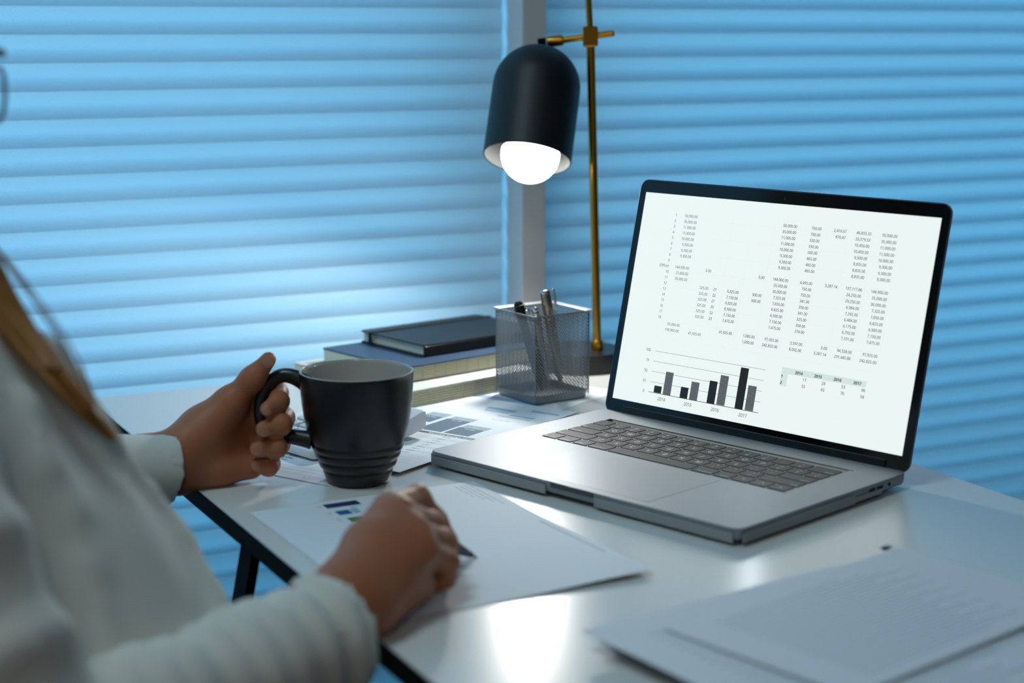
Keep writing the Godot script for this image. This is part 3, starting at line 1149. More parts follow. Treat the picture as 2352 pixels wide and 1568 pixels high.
func pen(foot: Vector3, top: Vector3, kind: int, label: String, group: String) -> void:
	var b := thing("pen", up(foot), label, "pen", group)
	var d := top - foot
	var len := d.length()
	var basis := along(d, CAM_RIGHT)
	var m := Mesher.new()
	m.xf = Transform3D(basis, Vector3.ZERO)
	if kind == 0:
		m.lathe([Vector2(0, 0), Vector2(0.0015, 0), Vector2(0.0045, 0.014), Vector2(0.0050, 0.03), Vector2(0.0050, len - 0.03), Vector2(0.0052, len - 0.026), Vector2(0.0058, len - 0.012), Vector2(0.0050, len - 0.003), Vector2(0.0025, len), Vector2(0, len)], 20)
		part("barrel", m, M.black_plastic, b)
		m = Mesher.new()
		m.xf = Transform3D(basis, Vector3.ZERO)
		for i in 5:
			var y := len - 0.005 - i * 0.0032
			m.lathe([Vector2(0.0050, y - 0.0008), Vector2(0.0064, y - 0.0004), Vector2(0.0064, y + 0.0004), Vector2(0.0050, y + 0.0008)], 18)
		part("rib", m, M.black_plastic, b)
	elif kind == 1:
		m.lathe([Vector2(0, 0), Vector2(0.001, 0), Vector2(0.0042, 0.016), Vector2(0.0052, 0.03), Vector2(0.0056, 0.05), Vector2(0.0059, len - 0.004), Vector2(0, len - 0.004)], 24)
		part("barrel", m, M.champagne, b)
		m = Mesher.new()
		m.xf = Transform3D(basis, Vector3.ZERO)
		m.lathe([Vector2(0, len - 0.0042), Vector2(0.0056, len - 0.0042), Vector2(0.0060, len - 0.0034), Vector2(0.0058, len - 0.0012), Vector2(0.0045, len), Vector2(0, len + 0.0003)], 24)
		part("cap_top", m, M.chrome, b)
		m = Mesher.new()
		m.xf = Transform3D(basis, Vector3.ZERO)
		m.tube([Vector3(0.0055, len - 0.003, 0.001), Vector3(0.0085, len - 0.0022, 0.001), Vector3(0.0092, len - 0.006, 0.001), Vector3(0.0078, len - 0.03, 0.001), Vector3(0.0072, len - 0.036, 0.001)], [0.0014, 0.0017, 0.0015, 0.0013, 0.0016], 10)
		m.ball(Vector3(0.0088, len - 0.0020, 0.001), Vector3(0.0020, 0.0020, 0.0020), 12)
		part("clip", m, M.chrome, b)
	else:
		var r := 0.0046 if kind == 2 else 0.0032
		m.lathe([Vector2(0, 0), Vector2(0.001, 0), Vector2(r * 0.7, 0.014), Vector2(r, 0.03), Vector2(r, len - 0.012), Vector2(0, len - 0.012)], 20)
		part("barrel", m, M.champagne if kind == 2 else M.chrome, b)
		m = Mesher.new()
		m.xf = Transform3D(basis, Vector3.ZERO)
		m.lathe([Vector2(r * 0.9, len - 0.012), Vector2(r * 1.08, len - 0.0115), Vector2(r * 1.08, len - 0.009), Vector2(r * 0.8, len - 0.0085), Vector2(r * 0.75, len - 0.006), Vector2(r * 1.0, len - 0.0045), Vector2(r * 0.95, len - 0.0015), Vector2(r * 0.5, len), Vector2(0, len + 0.0002)], 20)
		part("button", m, M.chrome, b)


# ---------- paper
func page(called: String, corner: Vector3, right: Vector3, down: Vector3, w: float, h: float, m: Material, label: String, group := "", lift := [0.0, 0.0, 0.0, 0.0], sag := 0.0) -> Node3D:
	# corner is the page's top left; lift raises its corners (top left, top right, bottom right, bottom left)
	var g := Mesher.new()
	var n := 14
	right = right.normalized()
	down = (down - right * down.dot(right)).normalized()
	var at := func(u: float, v: float) -> Vector3:
		var c := [(1 - u) * (1 - v), u * (1 - v), u * v, (1 - u) * v]
		var y := 0.0
		for i in 4:
			y += lift[i] * smoothstep(0.35, 1.0, c[i])
		y += sag * (1.0 - sin(PI * u) * sin(PI * v) * 0.0 - cos(TAU * (u * 0.8 + v * 0.35))) * 0.5
		return right * w * u + down * h * v + Vector3(0, y, 0)
	for side in 2:
		var base := g.p.size()
		for j in n + 1:
			for i in n + 1:
				g.v(at.call(float(i) / n, float(j) / n) - Vector3(0, 0.00018 * side, 0), Vector2(float(i) / n, float(j) / n) if side == 0 else Vector2(0.995, 0.995))
		for j in n:
			for i in n:
				var a := base + j * (n + 1) + i
				if side == 0:
					g.quad(a, a + n + 1, a + n + 2, a + 1)
				else:
					g.quad(a, a + 1, a + n + 2, a + n + 1)
	var o := part(called, g, m, self, 30)
	o.position = up(corner)
	tag(o, label, "paper", group)
	return o


func papers() -> void:
	# the report: two portrait sheets, read from the chair side
	var xr := Vector3(0.48, 0, 0.877).normalized()
	var dn := Vector3(-0.877, 0, 0.48).normalized()
	var bottom_right := Vector3(0.5659, 0.0009, -1.327)
	var k := 5.0
	var p := Print.new(1050, 1485, Color(0.90, 0.915, 0.935))
	var slate := Color(0.36, 0.46, 0.53)
	var mist := Color(0.62, 0.70, 0.75)
	var grey := Color(0.36, 0.40, 0.42)
	for q in [[85, 97, 25, 24, 15], [116, 98, 29, 51, 12], [148, 121, 30, 28, 12]]:
		p.block(q[0] * k, q[1] * k, q[2] * k, q[3] * k, slate)
		p.block((q[0] + 1) * k, (q[1] - q[4]) * k, q[2] * k, q[4] * k, mist)
		p.text("$1,250", (q[0] + q[2] * 0.5) * k, (q[1] + 4) * k, 20, Color(0.85, 0.9, 0.93), 0.5, true)
		p.text("Total", (q[0] + q[2] * 0.5) * k, (q[1] - q[4] * 0.5) * k, 18, Color(0.8, 0.85, 0.88), 0.5)
	p.block(108 * k, 153 * k, 92 * k, 6.5 * k, grey)
	p.text("Monthly Savings Goal", 136 * k, 156.3 * k, 25, Color(0.93, 0.95, 0.95), 0.0, true)
	var sums := ["$624", "$645", "$705", "$747", "$751", "$800", "$851", "$902", "$905"]
	for i in sums.size():
		var y := 164 + i * 8.6
		if i % 2 == 1:
			p.block(108 * k, (y - 4) * k, 92 * k, 7.6 * k, Color(0.855, 0.875, 0.90))
		p.text(sums[i], (163 + 0.4 * i) * k, y * k, 22, Color(0.36, 0.38, 0.41), 0.5)
	for i in 4:
		p.block(112 * k, (238 + i * 9) * k, 84 * k, 4 * k, Color(0.87, 0.885, 0.905))
	p.text("Last Revised", 166 * k, 75 * k, 20, Color(0.45, 0.48, 0.52), 0.5)
	for q in [[120, 30, 36, 9], [124, 42, 30, 5], [168, 20, 34, 7], [160, 48, 30, 6], [150, 57, 40, 4]]:
		p.block(q[0] * k, q[1] * k, q[2] * k, q[3] * k, Color(0.66, 0.74, 0.84))
	page("report_sheet", bottom_right - xr * 0.21 - dn * 0.297, xr, dn, 0.21, 0.297, printed(p.texture()), "printed report page with slate bars and a savings table beside the laptop", "report pages under the calculator and mug", [0.0, 0.0, 0.0022, 0.0])
	p = Print.new(1050, 1485, Color(0.90, 0.915, 0.935))
	for i in 7:
		p.text(["LOAN TERM", "$4,393", "$512", "TOTAL", "$1,208", "$77", "15%"][i], (112 - i * 2) * k, (222 + i * 7.2) * k, 26, Color(0.25, 0.27, 0.30), 0.5, i % 3 == 0)
	for i in 3:
		p.block(60 * k, (262 + i * 9) * k, 130 * k, 4.5 * k, Color(0.855, 0.875, 0.90))
	p.text("p. 2", 168 * k, 288 * k, 22, Color(0.4, 0.42, 0.45), 0.5)
	page("report_sheet", bottom_right - Vector3(0, 0.0004, 0) - xr * 0.23 - dn * (0.297 - 0.0623), xr, dn, 0.21, 0.297, printed(p.texture()), "printed report page under the white calculator and the dark mug", "report pages under the calculator and mug")
	p = Print.new(700, 990, Color(0.89, 0.905, 0.925))
	for i in 9:
		p.block(40, 60 + i * 70, 300 + (i * 137) % 280, 26 if i % 2 else 44, Color(0.62, 0.71, 0.84))
		p.text("1,204   873   2,066", 60, 110 + i * 70, 20, Color(0.4, 0.44, 0.5))
	page("report_sheet", Vector3(0.9180, 0.00022, -1.5400) - Vector3(0.30, 0, 0.6).normalized() * 0.21, Vector3(0.45, 0, 0.893), Vector3(-0.893, 0, 0.45), 0.21, 0.297, printed(p.texture()), "printed page with pale blue tables under the mesh pen cup", "report pages under the calculator and mug")
	# the sheet being written on
	p = Print.new(1485, 1050, Color(0.885, 0.90, 0.92))
	for i in 4:
		p.text("Quarterly review of income, spending and planned savings for the"[0] + "uarterly review of income, spending and planned".substr(0, 44 - i * 7), (4 + i * 1.5) * k + 8, (9 + i * 4.5) * k, 17, Color(0.52, 0.56, 0.60))
	p.block(136 * k, 6.0 * k, 104 * k, 2.2 * k, Color(0.70, 0.735, 0.755))
	for q in [[8.0, 117, 13.0, 31, Color(0.09, 0.16, 0.33)], [31.5, 134, 12.5, 12.2, Color(0.03, 0.36, 0.56)], [31.5, 126, 12.5, 7.0, Color(0.62, 0.70, 0.76)], [54.0, 136, 12.0, 8.5, Color(0.26, 0.48, 0.25)], [54.0, 128, 12.0, 8.0, Color(0.50, 0.44, 0.42)], [24.5, 124, 6.0, 6.0, Color(0.66, 0.76, 0.86)]]:
		p.block(q[0] * k, q[1] * k, q[2] * k, q[3] * k, q[4])
	for i in 3:
		p.text(str(2015 + i), (14 + i * 21.5) * k, 152 * k, 18, Color(0.5, 0.54, 0.58), 0.5)
	page("writing_sheet", Vector3(0.6150, 0.0006, -1.2790), Vector3(0.014, 0, 1.0), Vector3(-1, 0, 0.014), 0.290, 0.2045, printed(p.texture()), "printed sheet with a small column chart, lying under the writing hand", "", [0.0, 0.004, 0.0, 0.0])
	# the loose pile at the near right
	p = Print.new(840, 1188, Color(0.86, 0.88, 0.905))
	for i in 26:
		p.block(110, 120 + i * 38, 420 + (i * 61) % 190, 9, Color(0.70, 0.73, 0.77))
	var pile := printed(p.texture())
	var g := "sheets of the loose pile at the near right"
	var pile_at := [[Vector3(0.5200, 0.0006, -0.8850), 5.0, "lowest sheet of the loose paper pile, its corner turned up"], [Vector3(0.5100, 0.0045, -0.8790), 12.0, "second sheet from the bottom of the loose paper pile"], [Vector3(0.5250, 0.0070, -0.8700), 3.0, "middle sheet of the loose paper pile"], [Vector3(0.5600, 0.0092, -0.8930), 6.5, "sheet just under the top two of the loose paper pile"], [Vector3(0.5000, 0.0116, -0.8840), 8.5, "topmost broad sheet of the loose paper pile, nearest the writing sheet"]]
	for i in pile_at.size():
		var a := deg_to_rad(pile_at[i][1])
		page("loose_sheet", pile_at[i][0], Vector3(cos(a), 0, -sin(a)), Vector3(sin(a), 0, cos(a)), 0.232, 0.297, pile if i > 2 else M.paper, pile_at[i][2], g, [0.0015, 0.0, 0.0, 0.0] if i != 0 else [0.002, 0.0, 0.0, 0.0], 0.0012)
	var a2 := deg_to_rad(14.0)
	page("loose_sheet", Vector3(0.7900, 0.0140, -0.9230) - Vector3(cos(a2), 0, -sin(a2)) * 0.25, Vector3(cos(a2), 0, -sin(a2)), Vector3(sin(a2), 0, cos(a2)), 0.25, 0.150, pile, "small sheet lying askew on the right of the loose paper pile", g, [0.0, 0.001, 0.001, 0.0], 0.0008)
	var f := Mesher.new()
	f.plate(0.24, 0.13, 0.004, 0.0, 0.005, 0.001)
	var o := part("folder", f, M.folder, self)
	o.position = up(Vector3(0.830, 0.0001, -0.665))
	o.rotation.y = deg_to_rad(17.0)
	tag(o, "dark slate blue folder at the near right corner, below the loose papers", "folder")
	var cl := thing("binder_clip", up(Vector3(0.7800, 0.0155, -0.9250)), "tiny black binder clip on the far edge of the loose papers", "clip", "", a2)
	f = Mesher.new()
	f.xf = Transform3D(Basis(Vector3.RIGHT, -PI / 2), Vector3(0, 0.0, 0))
	f.loft([Mesher.rrect(0.008, 0.0028, 0.0008, 0.0), Mesher.rrect(0.008, 0.0015, 0.0006, 0.003), Mesher.rrect(0.008, 0.0008, 0.0004, 0.004)])
	part("jaw", f, M.black_metal, cl)
	f = Mesher.new()
	for s in [-1, 1]:
		f.tube([Vector3(s * 0.0025, 0.001, 0.0), Vector3(s * 0.002, 0.0018, 0.003), Vector3(s * 0.001, 0.002, 0.005)], [0.0004], 6)
	part("handle", f, M.chrome, cl)


func calculator() -> void:
	var b := thing("calculator", up(Vector3(0.513, 0.0014, -1.402)), "white desk calculator with a raised display end, behind the mug", "calculator", "", -1.269)
	var W := 0.106
	var rings := []
	for k in [[-0.1400, 0.0130, 0.0225, 0.010], [-0.1395, 0.0110, 0.0245, 0.004], [-0.1370, 0.0090, 0.0255, 0.0008], [-0.1330, 0.0070, 0.0255, 0.0], [-0.1050, 0.0015, 0.0165, 0.0], [-0.0980, 0.0010, 0.0135, 0.0], [-0.006, 0.0010, 0.0100, 0.0], [-0.0022, 0.0012, 0.0096, 0.0012], [-0.0006, 0.0020, 0.0088, 0.0035], [0.0, 0.0035, 0.0070, 0.007]]:
		var loop := PackedVector3Array()
		var w: float = W - 2 * k[3]
		for q in Mesher.rrect(w, k[2] - k[1], 0.0028, 0.0, 5):
			loop.append(Vector3(-W / 2 + q.x, (k[1] + k[2]) / 2 + q.z, k[0]))
		rings.append(loop)
	var m := Mesher.new()
	m.loft(rings)
	part("body", m, M.calc, b, 30)
	m = Mesher.new()
	m.xf = Transform3D(Basis(Vector3.RIGHT, 0.30), Vector3(-W / 2, 0.0217, -0.1200))
	m.plate(0.082, 0.019, 0.002, 0.0, 0.0008, 0.0002)
	part("display", m, M.lcd, b)
	var p := Print.new(640, 560, Color(0.80, 0.82, 0.85))
	var caps := [["MC", "%", "7", "4", "1", "0"], ["MR", "+/-", "8", "5", "2", "."], ["M-", "√", "9", "6", "3", "="], ["M+", "C", "÷", "×", "-", "+"]]
	var km := mat(Color.WHITE, 0.45)
	for c in 4:
		for r in 6:
			p.text(caps[c][r], 80 + c * 160, 46 + r * 93.3, 44 if caps[c][r].length() == 1 else 34, Color(0.2, 0.23, 0.27), 0.5, true)
	km.albedo_texture = p.texture()
	for c in 4:
		for r in 6:
			m = Mesher.new()
			var y := 0.0100 + 0.0035 * (1.0 - r / 6.0) * 0.95
			var kc := Vector2(-W + 0.0165 + c * 0.0243, -0.0925 + r * 0.0155)
			m.xf = Transform3D(Basis(Vector3.RIGHT, 0.038), Vector3(0, y - 0.0003, 0))
			m.plate(0.0195, 0.0118, 0.0032, -0.001, 0.0026, 0.0007, kc, 4)
			for i in m.p.size():
				m.uv[i] = Vector2((c + 0.5 + (m.p[i].x - kc.x) / 0.0243) / 4.0, (r + 0.5 + (m.p[i].z - kc.y) / 0.0155) / 6.0)
			part("key", m, km, b)
	m = Mesher.new()
	m.box(Vector3(-W / 2, 0.0008, -0.02), Vector3(0.07, 0.0016, 0.006), 0.0004)
	m.box(Vector3(-W / 2, 0.0045, -0.125), Vector3(0.07, 0.009, 0.006), 0.0008)
	part("foot", m, M.rubber, b)


func mug() -> void:
	var b := thing("mug", up(Vector3(0.5265, 0.0009, -1.3265)), "dark grey mug with ringed foot and white inside, held by its handle", "mug")
	var m := Mesher.new()
	var prof := [Vector2(0.0, 0.0015), Vector2(0.0240, 0.0015), Vector2(0.0250, 0.0), Vector2(0.0272, 0.0006), Vector2(0.0283, 0.0035)]
	var groove := 0
	for q in [[0.0283, 0.0050], [0.0322, 0.0135], [0.0355, 0.0215], [0.0382, 0.0285]]:   # rings round the foot
		prof.append_array([Vector2(q[0] + 0.0008, q[1] + 0.0010), Vector2(q[0] + 0.0017, q[1] + 0.0030), Vector2(q[0] + 0.0022, q[1] + 0.0050), Vector2(q[0] + 0.0017, q[1] + 0.0066)])
	prof.append_array([Vector2(0.0402, 0.0362), Vector2(0.0425, 0.0420), Vector2(0.0446, 0.0500), Vector2(0.0464, 0.0600), Vector2(0.0478, 0.0720), Vector2(0.0487, 0.0840), Vector2(0.0493, 0.0930), Vector2(0.0494, 0.0965), Vector2(0.0490, 0.0978)])
	m.lathe_open(prof, 72)
	part("outer_wall", m, M.glaze, b, 60)
	m = Mesher.new()
	var inner := [Vector2(0.0490, 0.0978), Vector2(0.0482, 0.0984), Vector2(0.0472, 0.0978), Vector2(0.0468, 0.0950), Vector2(0.0460, 0.0800), Vector2(0.0440, 0.0600), Vector2(0.0400, 0.0420), Vector2(0.0330, 0.0240), Vector2(0.0240, 0.0140), Vector2(0.0120, 0.0110), Vector2(0.0, 0.0105)]
	m.lathe_open(inner, 72)
	part("inner_wall", m, M.glaze_in, b, 60)
	m = Mesher.new()
	var hp := smooth([Vector3(-0.0380,0.0858,-0.0191), Vector3(-0.0475,0.0917,-0.0252), Vector3(-0.0568,0.0929,-0.0302), Vector3(-0.0653,0.0881,-0.0335), Vector3(-0.0718,0.0781,-0.0347), Vector3(-0.0756,0.0652,-0.0340), Vector3(-0.0749,0.0533,-0.0311), Vector3(-0.0696,0.0456,-0.0268), Vector3(-0.0605,0.0419,-0.0214), Vector3(-0.0505,0.0407,-0.0161), Vector3(-0.0387,0.0381,-0.0095)], 4)
	var hr := []
	for i in hp.size():
		hr.append(0.0053 + 0.0018 * pow(absf(2.0 * i / (hp.size() - 1) - 1.0), 4.0))
	m.tube(hp, hr, 16, 1.15)
	part("handle", m, M.glaze, b, 60)


# ---------- the person at the desk
func person() -> void:
	var at := Vector3(0.12, 0.0, -1.09)
	var b := thing("person", at, "person in a loose white jacket, one hand holding the dark mug and the other writing", "person")
	var sh := Vector3(0, DESK, 0) - at
	var body := []
	# left hand, palm to the viewer, fingers through the handle
	var f := Field.new(Vector3(0.335, -0.008, -1.412), Vector3(0.492, 0.128, -1.315), 0.0024)
	f.chain([V(0.30, 0.0225, -1.362), V(0.352, 0.0235, -1.3675)], [0.027, 0.0235], 0.01, 0.012)
	f.chain([V(0.340, 0.0330, -1.3680), V(0.3767, 0.0325, -1.3721), V(0.3992, 0.0435, -1.3800)], [0.0175, 0.0165, 0.0165], 0.012, 0.016)
	f.chain([V(0.340, 0.0165, -1.3650), V(0.3778, 0.0150, -1.3725)], [0.0165, 0.0145], 0.012, 0.016)
	f.chain([V(0.3795, 0.0294, -1.3757), V(0.4094, 0.0499, -1.3860), V(0.4442, 0.0655, -1.3893)], [0.0150, 0.0145, 0.0112], 0.012, 0.014)
	f.chain([V(0.3790, 0.0239, -1.3748), V(0.4472, 0.0500, -1.3900)], [0.0150, 0.0115], 0.012, 0.014)
	f.chain([V(0.3784, 0.0170, -1.3736), V(0.4436, 0.0350, -1.3865)], [0.0140, 0.0112], 0.012, 0.014)
	f.chain([V(0.3793, 0.0135, -1.3739), V(0.4370, 0.0205, -1.3790)], [0.0125, 0.0108], 0.012, 0.014)
	f.chain([V(0.3830, 0.0130, -1.3703), V(0.4134, 0.0135, -1.3700), V(0.4430, 0.0125, -1.3670)], [0.0125, 0.0128, 0.0100], 0.012, 0.012)
	f.chain([V(0.3817, 0.0304, -1.3702), V(0.4046, 0.0480, -1.3741), V(0.4259, 0.0680, -1.3725)], [0.0150, 0.0160, 0.0125], 0.012, 0.014)
	f.chain([V(0.4046, 0.0500, -1.3741), V(0.4285, 0.0723, -1.3720), V(0.4452, 0.0915, -1.3640), V(0.4580, 0.1090, -1.3570)], [0.0130, 0.0108, 0.0095, 0.0068], 0.010, 0.012)
	f.chain([V(0.4442, 0.0655, -1.3893), V(0.4691, 0.0765, -1.3690), V(0.4627, 0.0740, -1.3455), V(0.4490, 0.0700, -1.3375)], [0.0098, 0.0088, 0.0080, 0.0066], 0.006, 0.003)
	f.chain([V(0.4472, 0.0500, -1.3900), V(0.4720, 0.0552, -1.3620), V(0.4612, 0.0555, -1.3370), V(0.4440, 0.0540, -1.3335)], [0.0100, 0.0090, 0.0084, 0.0072], 0.006, 0.003)
	f.chain([V(0.4436, 0.0350, -1.3865), V(0.4665, 0.0330, -1.3595), V(0.4560, 0.0360, -1.3355), V(0.4382, 0.0370, -1.3345)], [0.0096, 0.0086, 0.0080, 0.0069], 0.006, 0.003)
	f.chain([V(0.4370, 0.0205, -1.3790), V(0.4580, 0.0160, -1.3600), V(0.4500, 0.0185, -1.3410), V(0.4390, 0.0222, -1.3385)], [0.0088, 0.0078, 0.0072, 0.0062], 0.006, 0.003)
	body.append(f)
	# right hand, closed round the pen
	f = Field.new(Vector3(0.300, -0.004, -1.100), Vector3(0.515, 0.090, -0.905), 0.0028)
	f.chain([V(0.27, 0.0185, -0.918), V(0.345, 0.0235, -0.951)], [0.027, 0.0225], 0.01, 0.012)
	f.chain([V(0.3480, 0.0290, -0.9560), V(0.3751, 0.0336, -0.9734), V(0.4050, 0.0480, -1.0060), V(0.4350, 0.0620, -1.0400)], [0.0170, 0.0165, 0.0150, 0.0112], 0.012, 0.016)
	f.chain([V(0.3772, 0.0300, -0.9715), V(0.4384, 0.0610, -1.0236)], [0.0160, 0.0112], 0.012, 0.016)
	f.chain([V(0.3806, 0.0253, -0.9689), V(0.4399, 0.0530, -1.0051)], [0.0155, 0.0108], 0.012, 0.016)
	f.chain([V(0.3520, 0.0180, -0.9520), V(0.3863, 0.0205, -0.9683), V(0.4402, 0.0430, -0.9938)], [0.0165, 0.0150, 0.0102], 0.012, 0.016)
	f.chain([V(0.3920, 0.0165, -0.9715), V(0.4389, 0.0175, -1.0010)], [0.0150, 0.0125], 0.012, 0.016)
	f.chain([V(0.4000, 0.0300, -0.9950), V(0.4350, 0.0330, -1.0260)], [0.0160, 0.0140], 0.012, 0.016)
	f.chain([V(0.4350, 0.0620, -1.0400), V(0.4687, 0.0578, -1.0678), V(0.4830, 0.0390, -1.0679), V(0.4945, 0.0225, -1.0695)], [0.0105, 0.0090, 0.0080, 0.0066], 0.006, 0.003)
	f.chain([V(0.4384, 0.0610, -1.0236), V(0.4698, 0.0438, -1.0448), V(0.4797, 0.0265, -1.0499), V(0.4835, 0.0150, -1.0530)], [0.0108, 0.0092, 0.0084, 0.0070], 0.006, 0.003)
	f.chain([V(0.4399, 0.0530, -1.0051), V(0.4698, 0.0365, -1.0250), V(0.4738, 0.0208, -1.0310), V(0.4667, 0.0115, -1.0320)], [0.0104, 0.0090, 0.0082, 0.0068], 0.006, 0.003)
	f.chain([V(0.4402, 0.0430, -0.9938), V(0.4638, 0.0285, -1.0075), V(0.4642, 0.0155, -1.0120), V(0.4561, 0.0098, -1.0160)], [0.0098, 0.0084, 0.0074, 0.0062], 0.006, 0.003)
	f.chain([V(0.3858, 0.0343, -0.9852), V(0.4404, 0.0341, -1.0560), V(0.4720, 0.0260, -1.0800), V(0.4930, 0.0160, -1.0830)], [0.0150, 0.0120, 0.0100, 0.0074], 0.008, 0.010)
	body.append(f)
	# head, neck and trunk, arms and legs under the clothes
	f = Field.new(Vector3(-0.09, 0.18, -1.21), Vector3(0.21, 0.56, -0.97), 0.0055)
	f.chain([V(0.013, 0.20, -1.09), V(0.043, 0.33, -1.09)], [0.056, 0.050], 0.02, 0.02)
	f.chain([V(0.053, 0.435, -1.09), V(0.073, 0.415, -1.09)], [0.090, 0.082], 0.03, 0.02)
	f.chain([V(0.083, 0.36, -1.09), V(0.123, 0.315, -1.09)], [0.066, 0.036], 0.03, 0.04)
	f.chain([V(0.146, 0.395, -1.09), V(0.173, 0.350, -1.09)], [0.008, 0.012], 0.01, 0.016)   # nose
	f.chain([V(0.146, 0.405, -1.125), V(0.146, 0.405, -1.055)], [0.010, 0.010], 0.01, 0.016)   # brow
	for s in [-1, 1]:
		f.chain([V(0.140, 0.380, -1.09 + s * 0.032), V(0.144, 0.380, -1.09 + s * 0.030)], [0.010, 0.009], 0.004, 0.004)   # eyes
		f.chain([V(0.053, 0.395, -1.09 + s * 0.083), V(0.048, 0.360, -1.09 + s * 0.080)], [0.012, 0.008], 0.01, 0.006)   # ears
	f.chain([V(0.154, 0.326, -1.108), V(0.158, 0.326, -1.072)], [0.008, 0.008], 0.006, 0.010)   # mouth
	body.append(f)
	f = Field.new(Vector3(-0.10, -0.745, -1.36), Vector3(0.66, 0.27, -0.80), 0.013)
	f.chain([V(0.09, -0.20, -1.13), V(0.09, -0.20, -1.05)], [0.125, 0.125], 0.03, 0.05)
	f.chain([V(0.12, -0.04, -1.12), V(0.12, -0.04, -1.06)], [0.105, 0.105], 0.03, 0.05)
	f.chain([V(0.07, 0.13, -1.15), V(0.07, 0.13, -1.03)], [0.092, 0.092], 0.03, 0.05)
	f.chain([V(0.06, 0.20, -1.22), V(0.06, 0.20, -0.955)], [0.042, 0.042], 0.03, 0.04)
	f.chain([V(0.045, 0.20, -1.09), V(0.06, 0.26, -1.09)], [0.056, 0.052], 0.03, 0.03)
	f.chain([V(0.085, 0.19, -0.925), V(0.150, 0.005, -0.868), V(0.30, 0.019, -0.927)], [0.042, 0.036, 0.025], 0.02, 0.03)
	f.chain([V(0.08, 0.19, -1.245), V(0.125, 0.024, -1.330), V(0.31, 0.0230, -1.360)], [0.042, 0.036, 0.025], 0.02, 0.03)
	for s in [-1, 1]:
		f.chain([V(0.10, -0.23, -1.09 + s * 0.07), V(0.50, -0.23, -1.09 + s * 0.10), V(0.49, -0.66, -1.09 + s * 0.10), V(0.585, -0.71, -1.09 + s * 0.10)], [0.085, 0.055, 0.036, 0.030], 0.03, 0.03)
	body.append(f)
	var p := PackedVector3Array()
	var n := PackedVector3Array()
	var t := PackedInt32Array()
	for q in body:
		q.out(p, n, t)
	skinned("body", p, n, t, sh, M.skin, b)
	# fingernails
	for q in [[V(0.4468, 0.0705, -1.3318), V(-0.013, -0.004, 0.008), 0.0046], [V(0.4418, 0.0545, -1.3270), V(-0.017, -0.001, 0.003), 0.0052], [V(0.4360, 0.0377, -1.3283), V(-0.017, 0.001, 0.001), 0.0049], [V(0.4366, 0.0232, -1.3330), V(-0.010, 0.003, 0.0025), 0.0042], [V(0.4555, 0.1085, -1.3510), V(0.012, 0.017, 0.007), 0.0052]]:
		var m := Mesher.new()
		var dir: Vector3 = q[1].normalized()
		m.xf = Transform3D(facing(dir, -CAM_AHEAD), q[0] + sh)
		m.ball(Vector3.ZERO, Vector3(q[2] * 1.25, 0.0012, q[2]), 14)
		part("fingernail", m, M.nail, b, 60)
	# jacket: trunk, then the two forearm sleeves on finer grids
	var wr := FastNoiseLite.new()
	wr.noise_type = FastNoiseLite.TYPE_SIMPLEX_SMOOTH
	wr.frequency = 9.0
	wr.fractal_octaves = 2
	wr.seed = 21
	p = PackedVector3Array()
	n = PackedVector3Array()
	t = PackedInt32Array()
	f = Field.new(Vector3(-0.10, -0.34, -1.38), Vector3(0.36, 0.30, -0.80), 0.0075)
	f.chain([V(0.11, -0.24, -1.15), V(0.11, -0.24, -1.03)], [0.150, 0.150], 0.03, 0.06)
	f.chain([V(0.182, -0.045, -1.14), V(0.182, -0.045, -1.04)], [0.147, 0.147], 0.03, 0.06)
	f.chain([V(0.152, 0.05, -1.14), V(0.152, 0.05, -1.03)], [0.112, 0.112], 0.03, 0.05)
	f.chain([V(0.094, 0.15, -1.16), V(0.094, 0.15, -1.02)], [0.096, 0.096], 0.03, 0.05)
	f.chain([V(0.07, 0.205, -1.22), V(0.07, 0.205, -0.95)], [0.055, 0.055], 0.03, 0.04)
	f.chain([V(0.085, 0.19, -0.925), V(0.150, 0.005, -0.868)], [0.058, 0.047], 0.02, 0.012, 1, V(0.004, 0.05, 30.0))
	f.chain([V(0.08, 0.19, -1.245), V(0.125, 0.024, -1.330)], [0.058, 0.045], 0.02, 0.02)
	# lapel edge and the long folds hanging from it
	f.chain([V(0.170, 0.215, -1.030), V(0.202, 0.194, -1.020), V(0.212, 0.176, -1.010), V(0.233, 0.143, -1.014), V(0.262, 0.098, -1.020), V(0.277, 0.070, -1.010), V(0.291, 0.030, -0.980)], [0.010, 0.010, 0.010, 0.009, 0.007, 0.007, 0.006], 0.010, 0.022)
	f.chain([V(0.181, 0.173, -0.977), V(0.187, 0.139, -0.962), V(0.199, 0.112, -0.954), V(0.205, 0.082, -0.941), V(0.209, 0.037, -0.923)], [0.007, 0.006, 0.006, 0.006, 0.006], 0.010, 0.016)
	f.chain([V(0.055, 0.235, -1.02), V(0.07, 0.255, -1.09), V(0.055, 0.235, -1.16)], [0.020, 0.018, 0.020], 0.01, 0.02)
	f.wrinkle(wr, 0.005, V(0.8, 0.2, 1.3))
	f.out(p, n, t)
	f = Field.new(Vector3(0.125, -0.06, -1.005), Vector3(0.40, 0.075, -0.80), 0.0042)
	f.chain([V(0.150, 0.000, -0.868), V(0.2236, 0.0050, -0.8950), V(0.2901, 0.0095, -0.9210), V(0.3700, 0.0150, -0.9520)], [0.046, 0.036, 0.0355, 0.0405], 0.02, 0.01, 1, V(0.0030, 0.022, 25.0))
	f.cut(V(0.3620, 0.0215, -0.9490), V(0.90, 0.10, -0.36).normalized(), 0.06)
	f.chain([V(0.3400, 0.0150, -0.9408), V(0.3900, 0.0165, -0.9600)], [0.0280, 0.0350], 0.01, 0.01, -1)
	f.out(p, n, t)
	f = Field.new(Vector3(0.105, -0.03, -1.42), Vector3(0.395, 0.07, -1.30), 0.0036)
